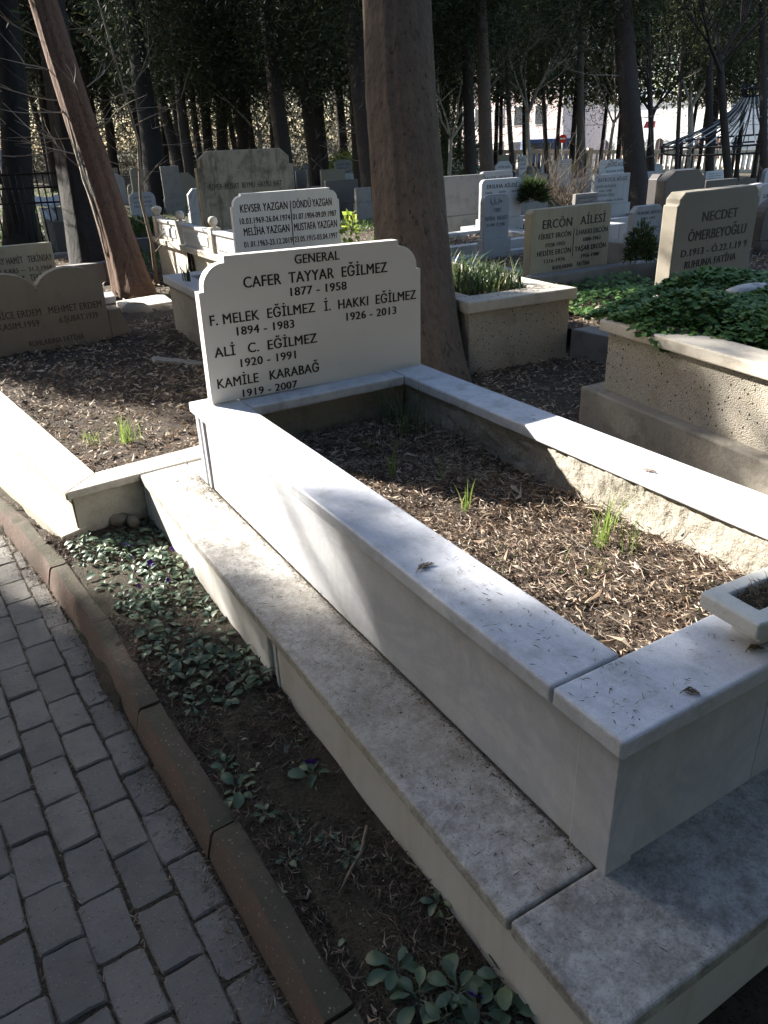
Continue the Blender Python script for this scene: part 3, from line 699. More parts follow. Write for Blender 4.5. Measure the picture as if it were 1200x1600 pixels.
near = [((-0.460,0.827,0.080), 1.15, 8, 0, 'pansy rosette beside the brick kerb, nearest to a kerb joint'), ((-0.271,0.772,0.080), 1.1, 10, 1, 'dark purple pansy against the marble base below the panel joint'),
        ((-0.280,0.660,0.080), .9, 7, 0, 'pansy without flowers close to the marble base in the shade'), ((-0.437,1.010,0.080), .7, 5, 0, 'small pale pansy seedling alone in bare soil'),
        ((-0.305,0.500,0.080), .75, 6, 0, 'small pansy seedling beside the curved dry twig'), ((-0.241,0.417,0.080), .5, 4, 0, 'tiny pansy seedling close under the marble step'),
        ((-0.209,0.267,0.080), .8, 8, 0, 'lone small pansy rosette tucked against the base of the marble step'), ((-0.369,0.188,0.080), 1.15, 10, 0, 'large pansy plant with upright spoon leaves at the bottom of the bed'),
        ((-0.362,0.115,0.080), 1.1, 9, 0, 'broad leaved pansy in front of the upright one'), ((-0.290,0.085,0.080), 1.2, 11, 0, 'dense pansy rosette in the middle of the nearest clump'),
        ((-0.281,0.035,0.080), 1.1, 9, 1, 'purple flowered pansy in the nearest clump'), ((-0.194,0.054,0.080), 1.1, 9, 0, 'pansy touching the marble base in the nearest clump'),
        ((-0.335,0.055,0.080), 1.1, 9, 0, 'pansy at the very front edge of the nearest clump'), ((-0.223,-0.001,0.080), 1.0, 8, 0, 'low pansy below the overhanging step slab')]
for p, sz, nl, fl, lb in near: pansy(p[0], p[1], sz * .82, nl, fl, lb, None)
grp = 'pansies massed in the far half of the flower bed'
pts = []
tries = 0
while len(pts) < 105 and tries < 20000:
    tries += 1
    y = rnd.uniform(1.2, 2.56); x = rnd.uniform(float(kerbx(y)) + .15, -.225)
    d = .050 if y > 1.8 else .062
    if all((x-a)**2 + (y-b)**2 > d*d for a, b in pts) and not (y < 1.75 and x < -.42 and rnd.random() < .6): pts.append((x, y))
for i, (x, y) in enumerate(pts):
    fl = i % 14 == 0
    pansy(x, y, rnd.uniform(.55, .95), rnd.randint(8, 11), fl, 'purple flowering pansy in the massed green planting beside the marble base' if fl else 'flowerless pansy in the massed green planting beside the marble base', grp)
for i in range(16):
    y = rnd.uniform(.25, 1.25); x = rnd.uniform(float(kerbx(y)) + .13, -.24)
    pansy(x, y, rnd.uniform(.35, .6), rnd.randint(4, 8), False, 'small pansy seedling scattered on the bare needle-strewn part of the flower bed', 'pansy seedlings scattered in the near half of the flower bed')
bed = (-.75, -.18, -.55, 2.72); bm_ = lambda x, y: (x > kerbx(y) + .10) & (x < -.20)
litter('leaf_litter', 900, (-1.3, -.5, 2.62, 5), bedz, 'dead_leaf', (.015, .045), (.004, .012), .5, .02, .8, lambda x, y: (x > kerbx(y) + .09) & (x < np.interp(y, [2.6, 3.4, 3.9, 4.9, 6], [-.58, -.73, -.79, -.95, -1.1])))
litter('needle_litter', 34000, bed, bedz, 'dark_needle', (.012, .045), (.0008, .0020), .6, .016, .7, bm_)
litter('leaf_litter', 130, bed, bedz, 'dead_leaf', (.015, .035), (.008, .016), .5, .012, .6, bm_)
scatter('bed_grit', 450, lambda n: (lambda q: q[bm_(q[:, 0], q[:, 1])])(np.stack([rng.uniform(-.6, -.2, n), rng.uniform(-.5, 2.6, n), np.full(n, .092)], 1)), 'twig_grey', (.003, .007), (.003, .006))
g = G(); q = [(-0.249,0.518,0.125), (-0.290,0.471,0.110), (-0.344,0.437,0.105), (-0.383,0.412,0.095)]
g.tube(q, [.004, .0045, .0035, .0015], 6); tag(build(g, 'twig', 'bark_twig'), 'curved dry twig lying on the dark soil of the flower bed', 'twig')
# two field stones at the head of the flower bed
def rock(name, loc, sc, label, mat='beige_stone', seed=1):
    r = np.random.default_rng(seed); g = G(); n, m = 10, 7; vs = []
    for i in range(m + 1):
        th = math.pi * i / m
        for j in range(n):
            a = 2 * math.pi * j / n; k = 1 + .18 * math.sin(2 * a + seed) * math.sin(th) + r.uniform(-.09, .09)
            vs.append((sc[0] * k * math.sin(th) * math.cos(a), sc[1] * k * math.sin(th) * math.sin(a), sc[2] * k * math.cos(th)))
    g.add(vs, [(i*n + j, (i+1)*n + j, (i+1)*n + (j+1) % n, i*n + (j+1) % n) for i in range(m) for j in range(n)], True)
    o = obj(name, g.mesh(name, mat), None, loc); return tag(o, label, 'stone')
rock('field_stone', (-0.331,2.662,0.100), (.045, .05, .035), 'flat brown stone among pansies below the cream foot wall', seed=2)
rock('field_stone', (-0.279,2.602,0.100), (.035, .035, .03), 'smaller brown stone next to the marble base corner', seed=5)

# ------------------------------------------------------------------ neighbouring graves
def lined(bx, name, mat, parent, bev=.006): return build(bx, name, mat, parent, bev, 2, True)
# grave behind the white headstone, carrying a white headstone with two columns of names
T = thing('raised_grave', 'raised grave box with grey coping slab directly behind the white headstone', 'grave', (1.35, 4.6, .08))
lined(G().prism([(.905, 3.4), (1.72, 3.4), (1.86, 6.0), (.985, 6.0)], 0, .585), 'wall', 'concrete', T)
lined(G().prism([(.86, 3.36), (1.05, 3.36), (1.13, 5.85), (1.13, 6.05), (.955, 6.05)], .586, .65), 'coping', 'grey_marble', T)
lined(G().prism([(1.55, 3.36), (1.75, 3.36), (1.92, 6.05), (1.70, 6.05)], .586, .65), 'coping', 'grey_marble', T)
lined(G().prism([(1.13, 5.85), (1.70, 5.85), (1.70, 6.05), (1.13, 6.05)], .586, .65), 'coping', 'grey_marble', T)
st = (2.102,5.950,0.734,1.029,0.511)
t = headstone('headstone', 'white headstone with scalloped shoulders and a dividing line between two columns of names', st, .02, .05, 'scallop', 'pale_marble',
    [('KEVSER YAZGAN', .07, .50, .71, .125), ('10.03.1969-26.04.1974', .055, .515, .53, .095), ('MELİHA YAZGAN', .08, .50, .345, .125), ('01.01.1963-23.12.2019', .07, .52, .16, .095),
     ('DÖNDÜ YAZGAN', .55, .925, .71, .125), ('01.07.1904-09.09.1987', .54, .965, .53, .095), ('MUSTAFA YAZGAN', .545, .965, .345, .125), ('23.05.1915-03.04.1997', .54, .965, .16, .095)], c=.09)
divider(t, st, .528, .12, .84, .05)
build(G().box((-st[3]*.5, -.025, -.2), (st[3]*.5, .025, .0)), 'foot', 'grey_marble', t, .003)
tuft((1.02, 5.55, .655), 10, .17, .02, 'dark spiky succulent growing on the grey coping behind the white headstone', 'shrub_leaf', .014, name='spiky_plant')

# grave with a pale balustrade beyond it
T = thing('balustraded_grave', 'cream grave with white panelled balustrade and ball finials, sunlit long side', 'grave', (2.4, 8, .1))
XW = 1.90
lined(G().box((XW, 6.4, -.1), (3.2, 9.55, .545)), 'wall', 'cream_stone', T)
lined(G().box((XW - .05, 6.35, .546), (XW + .12, 9.62, .61)), 'coping', 'cream_stone', T)
lined(G().box((XW + .121, 9.45, .546), (3.25, 9.62, .61)), 'coping', 'cream_stone', T)
for y0, y1 in ((8.62, 9.38), (7.5, 8.42), (6.55, 7.35)):
    lined(G().box((XW + .0, y0, .612), (XW + .05, y1, .80)), 'balustrade_panel', 'pale_marble', T, .004)
    lined(G().box((XW - .012, y0 + .06, .655), (XW - .001, y1 - .06, .755)), 'panel_frame', 'white_marble', T, .003)
    lined(G().box((XW - .02, y0, .801), (XW + .07, y1, .835)), 'balustrade_rail', 'white_marble', T, .006)
for y in (9.44, 8.52, 7.42):
    p = lined(G().box((XW - .03, y - .055, .612), (XW + .08, y + .055, .86)), 'post', 'cream_stone', T, .005)
    if y > 9: build(G().lathe([(.001, .0), (.04, 0), (.03, .02), (.045, .04), (.062, .075), (.058, .095), (.03, .11), (.001, .115)], 14, (XW + .025, y, .861)), 'urn', 'cream_stone', T, world=True)
    else: build(G().lathe([(.001, 0), (.025, 0), (.02, .012), (.04, .028), (.050, .058), (.043, .088), (.024, .103), (.001, .108)], 14, (XW + .025, y, .861)), 'ball_finial', 'cream_stone', T, world=True)
g = G(); g.tube([(XW - .02, 8.25, .55), (XW - .02, 8.27, .40), (XW - .015, 8.22, .25), (XW - .02, 8.25, .08)], [.016, .018, .016, .02], 6); g.tube([(XW - .02, 8.16, .54), (XW - .02, 8.12, .4), (XW - .015, 8.17, .25), (XW - .02, 8.18, .08)], [.012, .015, .014, .02], 6)
tag(build(g, 'bare_creeper', 'bark_dark'), 'two bare ivy stems clinging to the sunlit cream grave wall', 'creeper')
st = (3.840,11.251,0.499,1.502,1.045)
t = headstone('headstone', 'large stained stone with shoulders, weathered streaks and half lost lettering', st, -.06, .16, 'step', 'stained_stone',
    [('KEMER  MURAT  BEYMU  HAYRU  HAT', .10, .86, .50, .075, 'letter_worn')], c=.20, bevel=.012)
build(G().box((-st[3] * .47, -.11, -.7), (st[3] * .47, .11, -.002)), 'plinth', 'stained_stone', t, .01)

# double-humped stone at the head of the low grave
st = (-0.055,6.080,0.156,1.011,0.640)
t = headstone('headstone', 'brown twin-arched headstone at the head of the leaf-covered low grave', st, .02, .12, 'double', 'beige_stone',
    [('AYŞHİCE ERDEM', .06, .50, .475, .085, 'letter_worn'), ('MEHMET ERDEM', .555, .965, .475, .085, 'letter_worn'), ('25.KASIM.1959', .09, .47, .35, .075, 'letter_worn'), ('6.ŞUBAT.1939', .62, .92, .35, .075, 'letter_worn'),
     ('RUHLARINA FATİHA', .36, .78, .11, .07, 'letter_worn')], c=.1, bevel=.008)
w = st[3] / 2
build(G().slabxz([(w + .004, 0), (w + .17, 0), (w + .15, st[4] * .22), (w + .09, st[4] * .42), (w + .004, st[4] * .43)], -.06, .055), 'side_wing', 'beige_stone', t, .006)
build(G().box((-w - .1, -.075, -.15), (w + .19, .075, .012)), 'foot', 'beige_stone', t, .006)
st = (-0.028,8.600,0.300,1.060,0.451)
t = headstone('headstone', 'low ochre stone tablet with two lines of names behind the twin-arched headstone', st, .03, .10, 'plain', 'ochre_stone',
    [('TEKİNSAY HAMİT   TEKİNSAY', .30, .98, .60, .15, 'letter_worn'), ('1.3.1943 KARS — 31.3.1968', .30, .96, .40, .10, 'letter_worn'), ('ECE AKIN ÖZAY   TEKİNSAY', .30, .98, .18, .15, 'letter_worn')], bevel=.006)
build(G().box((-st[3]*.52, -.08, -.5), (st[3]*.52, .08, -.002)), 'foot', 'ochre_stone', t, .006)
# loose slabs and stones in the sun between the brown headstone and the raised grave
def slab(name, pts, z0, z1, mat, label, bev=.012): 
    o = build(G().prism(pts, z0, z1), name, mat, None, bev); return tag(o, label, 'stone')
slab('stone_slab', [(.92, 7.55), (1.45, 7.6), (1.5, 8.15), (.95, 8.05)], .05, .15, 'cream_stone', 'flat pale sunlit slab at the foot of the leaning trunk')
slab('stone_slab', [(.60, 8.2), (1.0, 8.25), (1.05, 8.6), (.65, 8.6)], .05, .17, 'grey_marble', 'grey slab edge between the leaning trunk and the ochre tablet')
rock('field_stone', (.95, 7.15, .14), (.16, .13, .12), 'rough brown boulder in dead leaves before the leaning trunk', seed=9)
rock('field_stone', (1.22, 6.85, .10), (.09, .08, .07), 'small orange brown stone beside the boulder', 'ochre_stone', seed=11)
slab('kerb_fragment', [(.50, 5.1), (.86, 4.55), (.92, 4.62), (.56, 5.18)], .12, .205, 'concrete', 'low broken kerb half buried in leaves beside the raised grave')

# planter grave on the far side of the big trunk
T = thing('planter_grave', 'pebble-dashed planter grave with a thick weathered coping right behind the big trunk', 'grave', (2.8, 4.4, .08))
lined(G().prism([(2.36, 3.622), (3.225, 3.558), (3.33, 5.3), (2.46, 5.36)], -.02, .52), 'wall', 'pebbledash', T, .008)
lined(G().prism([(2.33, 3.59), (3.262, 3.52), (3.25, 3.74), (2.345, 3.80)], .5205, .60), 'coping', 'cream_stone', T, .010)
lined(G().prism([(3.06, 3.757), (3.252, 3.744), (3.37, 5.36), (3.17, 5.36)], .5205, .598), 'coping', 'cream_stone', T, .010)
lined(G().prism([(2.345, 3.804), (2.50, 3.795), (2.60, 5.36), (2.42, 5.38)], .5205, .598), 'coping', 'cream_stone', T, .010)
so = sheet('soil', 2.45, 3.2, 3.76, 5.3, lambda x, y: .56 + wav(x, y, 1, .01), .04, 'soil', .006); so.parent = T; so.location = -T.location; kind(so, 'stuff')
def straps(name, n, area, z, L, wid, label_kind, mat='strap_leaf', seed=1):
    r = np.random.default_rng(seed); Vs, Fs = [], []; K = 5
    for i in range(n):
        x = r.uniform(area[0], area[1]); y = r.uniform(area[2], area[3]); a = r.uniform(0, 6.28); H = r.uniform(*L); ln = r.uniform(.15, .9)
        for q in range(K + 1):
            t = q / K; bx = ln * H * t * t; zz = H * t * (1 - .35 * ln * t); w = wid * (1 - t ** 3) * .5
            Vs += [(x + math.cos(a) * bx - math.sin(a) * w, y + math.sin(a) * bx + math.cos(a) * w, z + zz), (x + math.cos(a) * bx + math.sin(a) * w, y + math.sin(a) * bx - math.cos(a) * w, z + zz)]
        o_ = i * (K + 1) * 2; Fs += [(o_ + 2*q, o_ + 2*q + 1, o_ + 2*q + 3, o_ + 2*q + 2) for q in range(K)]
    return obj(name, npmesh(name, Vs, Fs, mat, True))
tag(straps('bulb_plants', 620, (2.5, 3.08, 3.86, 5.2), .56, (.12, .30), .016, ''), 'dense strappy bulb foliage filling the pebble-dashed planter grave', 'plants')
litter('leaf_litter', 260, (2.4, 3.25, 3.6, 3.78), lambda x, y: .601 + 0 * x, 'debris', (.01, .03), (.003, .008), .3, .004, .2)

# low kerb wall and leaf-filled strip between the two raised graves
tag(build(G().prism([(3.24, 3.54), (3.42, 3.53), (3.56, 2.36), (3.36, 2.36)], -.02, .30), 'kerb_wall', 'grey_concrete', None, .01), 'low grey concrete kerb wall joining the two raised graves', 'kerb wall')
bz = lambda x, y: .245 + wav(x, y, .8, .015)
kind(sheet('raised_soil', 3.40, 5.4, 2.3, 4.95, bz, .06, 'soil', .01, mask=lambda x, y: x > 3.43 + (3.5 - y) * .11), 'structure')
litter('leaf_litter', 1500, (3.45, 4.7, 2.6, 4.6), bz, 'dead_leaf', (.03, .08), (.010, .022), .5, .03, .8)
gg = lambda x, y: .085 + wav(x, y, .8, .01, 1)
kind(sheet('aisle_soil', 1.25, 3.4, .2, 3.75, gg, .05, 'soil', .008, mask=lambda x, y: (x > 1.31) | (y > 2.68)), 'structure')
litter('leaf_litter', 3200, (1.3, 3.3, 1.2, 3.7), gg, 'dead_leaf', (.025, .065), (.008, .018), .5, .025, .8)
litter('needle_litter', 9000, (1.3, 3.3, 1.2, 3.7), gg, 'dry_needle', (.02, .05), (.0015, .004), .5, .02, .7)
litter('leaf_litter', 2200, (-.6, 6.0, 5.6, 9.5), lambda x, y: gz(x, y) + .01, 'dead_leaf', (.03, .08), (.010, .022), .5, .03, .8, lambda x, y: ~((x > .9) & (x < 1.95) & (y < 6.1)) & ~((x > 1.85) & (x < 3.3)))

# ivy-covered grave on the right
T = thing('pebbledash_grave', 'pebble-dashed raised grave on a concrete plinth, its top overgrown with ivy', 'grave', (2.8, 1.2, .08))
lined(G().prism([(2.265, 2.25), (2.135, 1.2), (1.98, -.2), (3.5, -.3), (3.65, 2.15)], .3, .655), 'wall', 'pebbledash', T, .006)
lined(G().prism([(2.20, 2.36), (2.045, 1.1), (1.90, -.2), (3.6, -.3), (3.72, 2.3)], -.03, .335), 'plinth', 'concrete', T, .012)
lined(G().prism([(2.225, 2.285), (2.09, 1.2), (1.93, -.2), (2.13, -.2), (2.30, 1.2), (2.41, 2.10), (3.65, 1.98), (3.68, 2.19)], .656, .715), 'coping', 'cream_stone', T, .008)
so = sheet('soil', 2.12, 3.6, -.2, 2.12, lambda x, y: .68 + 0 * x, .08, 'soil', .006, mask=lambda x, y: x > 2.13 + .11 * y); so.parent = T; so.location = -T.location; kind(so, 'stuff')
def ivy(name, n, fpos, L, mat='ivy_leaf'):
    P = fpos(n); n = len(P); a = rng.uniform(0, 2 * np.pi, n)
    nn = unit(np.stack([rng.normal(0, .35, n), rng.normal(-.15, .35, n), np.ones(n)], 1)); d = np.stack([np.cos(a), np.sin(a), rng.normal(-.15, .2, n)], 1)
    d = unit(d - nn * (d * nn).sum(1, keepdims=True)); s = np.cross(d, nn); l = rng.uniform(L[0], L[1], n)[:, None]
    ang = np.array([-2.5, -1.7, -1.15, -.6, 0, .6, 1.15, 1.7, 2.5]); rad = np.array([.45, .8, .55, .9, 1.0, .9, .55, .8, .45])
    V = [P] + [P + (d * math.cos(a_) + s * math.sin(a_)) * l * r_ * .6 + d * l * .15 - nn * l * .10 * (r_ > .7) for a_, r_ in zip(ang, rad)]
    V = np.stack(V, 1).reshape(-1, 3); k = np.arange(n)[:, None] * 10
    F = np.concatenate([k + np.array([[0, j + 1, j]]) for j in range(1, 9)], 0)
    return obj(name, npmesh(name, V, F, mat))
def mound(n):
    x = rng.uniform(2.10, 3.75, n); y = rng.uniform(.9, 2.42, n); e = 2.215 + .118 * (y - 2.2) + .03 * np.sin(y * 9) + .30 * np.clip((1.85 - y) / .5, 0, 1)
    k = (x > e); x, y = x[k], y[k]; e = e[k]
    h = .735 + .09 * np.clip((x - e) / .30, 0, 1) + .035 * np.sin(x * 7 + y * 5) + .03 * np.sin(y * 13 + x * 3)
    h = h - .30 * np.clip((y - 2.35) / .35, 0, 1)
    return np.stack([x, y, h - np.abs(rng.normal(0, .022, len(x)))], 1)
o = ivy('ivy', 15000, mound, (.030, .052)); tag(o, 'thick carpet of dark green ivy spilling over the coping of the pebble-dashed grave', 'ivy')
def low(n):
    x = rng.uniform(3.5, 5.1, n); y = rng.uniform(3.3, 4.95, n); k = ((x - 4.4) ** 2 / .6 + (y - 4.3) ** 2 / .5 < 1) ; x, y = x[k], y[k]
    return np.stack([x, y, .29 + .05 * np.sin(x * 6) * np.sin(y * 5) + rng.uniform(0, .05, len(x))], 1)
kind(ivy('ground_ivy', 3000, low, (.035, .06)), 'stuff')
rock('marble_fragment', (3.100,2.020,0.800), (.16, .09, .03), 'broken white marble slab lying on ivy beside the tan headstone', 'white_marble', seed=21)

# named stones on the right
st = (4.724,5.200,0.342,1.066,0.634)
t = headstone('headstone', 'ochre streaked family headstone with wide heading over two columns of names', st, .045, .10, 'chamfer', 'ochre_stone',
    [('ERCÖN   AİLESİ', .13, .93, .72, .125), ('FİKRET ERCÖN', .09, .49, .575, .075), ('1928-1955', .18, .42, .455, .055), ('HEDİYE ERCÖN', .08, .50, .335, .075), ('1316-1976', .17, .43, .225, .055), ('İ.HAKKI ERCÖN', .55, .97, .575, .075), ('1888-1963', .65, .88, .47, .055),
     ('YAŞAR ERCÖN', .55, .96, .335, .075), ('1916-1980', .64, .88, .225, .055), ('RUHLARINA    FATİHA', .28, .76, .11, .06)], c=.035, lmat='letter_black', bevel=.006)
divider(t, st, .525, .27, .68, .10, 'letter_worn')
build(G().box((-st[3]*.55, -.12, -.3), (st[3]*.55, .12, -.002)), 'foot', 'grey_concrete', t, .008)
tag(build(G().prism([(4.1, 4.98), (6.2, 4.86), (6.22, 5.02), (4.12, 5.14)], 0, .40), 'kerb_wall', 'grey_concrete', None, .01), 'long low dark kerb wall below the ochre family headstone', 'kerb wall')
st = (4.140,3.148,0.548,0.956,0.675)
t = headstone('headstone', 'tall tan headstone with notched corners standing behind the ivy', st, .07, .12, 'step', 'tan_stone',
    [('NECDET', .30, .74, .70, .095), ('ÖMERBEYOĞLU', .16, .88, .52, .10), ('D.1913 - Ö.22.1.19 9', .10, .92, .375, .07), ('RUHUNA FATİHA', .16, .80, .25, .075)], c=.07, lmat='letter_black', bevel=.008)
build(G().box((-st[3]*.5, -.06, -.45), (st[3]*.5, .06, -.002)), 'foot', 'tan_stone', t, .006)

def grave(name, label, x, y, z, w, l, rz, h=.3, t_=.14, mat='grey_marble', litter_=True, group=None):
    """stone kerb round a bed of soil"""
    T = thing(name, label, 'grave', (x, y, z), rz, group)
    for a, b in (((-w/2, -l/2, -.3), (-w/2 + t_, l/2, h)), ((w/2 - t_, -l/2, -.3), (w/2, l/2, h)), ((-w/2 + t_ + .003, -l/2, -.3), (w/2 - t_ - .003, -l/2 + t_, h)), ((-w/2 + t_ + .003, l/2 - t_, -.3), (w/2 - t_ - .003, l/2, h))):
        build(G().box(a, b), 'kerb_side', mat, T, .01)
    o = build(G().box((-w/2 + t_ + .002, -l/2 + t_ + .002, -.3), (w/2 - t_ - .002, l/2 - t_ - .002, h - .07)), 'soil', 'soil', T)
    kind(o, 'stuff')
    if litter_:
        n = int(260 * w * l); c = np.stack([rng.uniform(-w/2 + t_, w/2 - t_, n), rng.uniform(-l/2 + t_, l/2 - t_, n), h - .07 + rng.uniform(0, .03, n)], 1)
        V, F = cards(c, rand_dir(n, 0, .3), rand_dir(n, 1.5), rng.uniform(.03, .09, n), rng.uniform(.01, .03, n), .3)
        kind(obj('litter', npmesh('litter', V, F, 'dead_leaf'), T), 'stuff')
    return T
grave('kerbed_grave', 'wide grave bed with grey marble kerb behind the ochre family headstone', 6.6, 7.15, float(gz(6.6, 7.15)) + .02, 2.6, 2.2, .05, .22)
grave('kerbed_grave', 'white kerbed grave beneath the small round-shouldered tablet', 6.6, 9.3, float(gz(6.6, 9.3)) + .02, 2.4, 1.5, .05, .30, .16, 'white_marble')
grave('kerbed_grave', 'pale marble grave kerb at the frame edge beyond the tan headstone', 6.7, 4.2, float(gz(6.7, 4.2)) + .05, 1.9, 1.5, .05, .38, .12, 'white_marble')
grave('kerbed_grave', 'low flat grave kerb beside the yellow leaved plant', 3.6, 8.3, float(gz(3.6, 8.3)) + .02, 1.3, 2.6, .0, .30, .15, 'grey_marble')
grave('kerbed_grave', 'long grey grave kerb in front of the spiky bush', 8.3, 9.6, float(gz(8.3, 9.6)), 2.0, 1.8, .05, .40, .14, 'grey_marble')
grave('kerbed_grave', 'grave kerb under the thorny bare shrub', 10.6, 11.3, float(gz(10.6, 11.3)), 2.2, 2.0, .05, .35, .14, 'grey_marble')
grave('kerbed_grave', 'dark kerbed plot between the ochre tablet and the iron railing', .4, 10.6, float(gz(.4, 10.6)), 2.0, 1.6, .0, .20, .14, 'grey_concrete')
grave('kerbed_grave', 'grey grave kerb with green weeds left of the large stained stone', 3.0, 13.6, float(gz(3.0, 13.6)), 1.8, 2.2, .0, .25, .14, 'grey_concrete')

def S(label, st, kind_='plain', mat='grey_marble', lines=(), yaw=0.0, th=.08, c=.1, lmat='letter_grey', group=None, name='headstone', drop=.5, cat='headstone'):
    t = headstone(name, label, st, yaw, th, kind_, mat, lines, c, lmat, group, bevel=.006)
    zg = float(gz(st[0], st[1])); 
    if st[2] - zg > -.02: build(G().box((-st[3]*.54, -th*.9, zg - st[2] - .1), (st[3]*.54, th*.9, -.002)), 'plinth', mat, t, .006)
    return t
names = lambda k: [(('AHMET KAYA', 'AYŞE DEMİR', 'MEHMET ÖZ', 'FATMA AKIN')[(k + i) % 4], .15, .85, .72 - .2 * i, .10) for i in range(3)]
S('plain grey marble slab wider than tall beside the big trunk', (7.741,11.101,0.348,0.994,0.645), 'plain', 'grey_concrete')
S('pale stone tablet peeping out above the family tablet', (9.459,12.296,0.583,0.781,0.383), 'round', 'grey_marble', [('HACER  AKSOY', .06, .94, .62, .14), ('1920-1987', .1, .45, .35, .1), ('1915-1990', .55, .92, .35, .1)], c=.08)
S('pale family tablet with bold heading over three short columns', (7.714,9.974,0.372,0.824,0.594), 'round', 'white_marble', [('ERSUHA AİLESİ', .12, .88, .77, .10, 'letter_black'), ('ŞAKİR', .08, .26, .64, .05), ('NEDİM', .42, .58, .64, .05), ('SUZAN', .74, .9, .64, .05), ('1890-1960', .06, .3, .52, .06), ('1902-1970', .4, .62, .52, .06)], c=.08)
S('small round-shouldered grey tablet with faint script at its top', (6.157,8.151,0.328,0.441,0.565), 'round', 'grey_marble', [('الله', .25, .70, .80, .10), ('1982', .40, .66, .60, .09), ('REFİKA  HELKET', .06, .94, .42, .09), ('D.1901 Ö.1982', .12, .86, .28, .07)], c=.10)
S('grey marble headstone with long inscription left of the dark trunk', (11.162,10.908,0.316,0.946,0.530), 'plain', 'grey_marble', [('BAYKOCA AİLESİ', .1, .92, .76, .13), ('SEMİH BAYKOCA', .06, .62, .56, .09), ('1905-1980', .15, .5, .42, .07), ('AYDIN ÖZAL', .12, .6, .26, .09), ('RUHLARINA FATİHA', .14, .85, .08, .07)])
S('white tablet rising behind the long-inscription headstone', (18.654,18.124,0.283,1.188,0.494), 'round', 'white_marble', [('NURİ ATA', .3, .9, .62, .2), ('RUHUNA FATİHA', .25, .95, .25, .14)], c=.15)
S('dark low tablet with three lines beside the thorny shrub', (9.573,9.940,0.391,0.533,0.241), 'plain', 'grey_concrete', [('HATİCE PINAR', .1, .9, .65, .16), ('1318-1962', .25, .8, .35, .14)])
S('small chamfered tablet between the two tan headstones', (6.042,5.426,0.613,0.443,0.267), 'chamfer', 'grey_marble', [('M.NURİ ADULA', .10, .94, .68, .12), ('1927-1991', .25, .72, .48, .09), ('EŞİ', .42, .6, .30, .09), ('LEMAN ADULA', .08, .94, .10, .10)], c=.06)
tag(build(G().box((5.75, 5.25, 0), (6.45, 5.75, .52)), 'grave_block', 'grey_concrete', None, .012), 'plain pale block carrying the small chamfered tablet', 'grave')
S('big rough-topped dark granite stone behind the tan headstone', (8.722,7.232,0.408,0.825,0.668), 'shoulder', 'dark_granite', c=.09, th=.16)
S('second dark granite stone half hidden on its near flank', (8.968,7.830,0.353,0.289,0.652), 'shoulder', 'dark_granite', c=.05, th=.16)
S('low wide dark granite slab with red flowers at its end', (10.595,8.051,0.361,0.756,0.475), 'plain', 'dark_granite', th=.14)
o = build(G().lathe([(.001, 0), (.03, .01), (.05, .04), (.04, .07), (.001, .08)], 8, (10.016,7.963,0.752)), 'flower_bunch', 'petal_red'); tag(o, 'small bunch of red flowers beside the low dark granite slab', 'flowers')
S('white sloping headstone slab leaning away behind the tan headstone', (9.130,6.366,0.428,0.396,0.466), 'plain', 'white_marble', th=.08, yaw=.3)
S('white lettered tablet cut by the frame edge', (8.500,5.606,0.485,0.713,0.479), 'round', 'white_marble', [('SADIK SEVEN', .08, .9, .66, .10), ('1930-1999', .12, .8, .48, .08)], c=.06)
S('dark arched granite stone in front of the white lettered tablet', (7.523,4.872,0.460,0.689,0.447), 'arch', 'dark_granite', c=.2, th=.12)
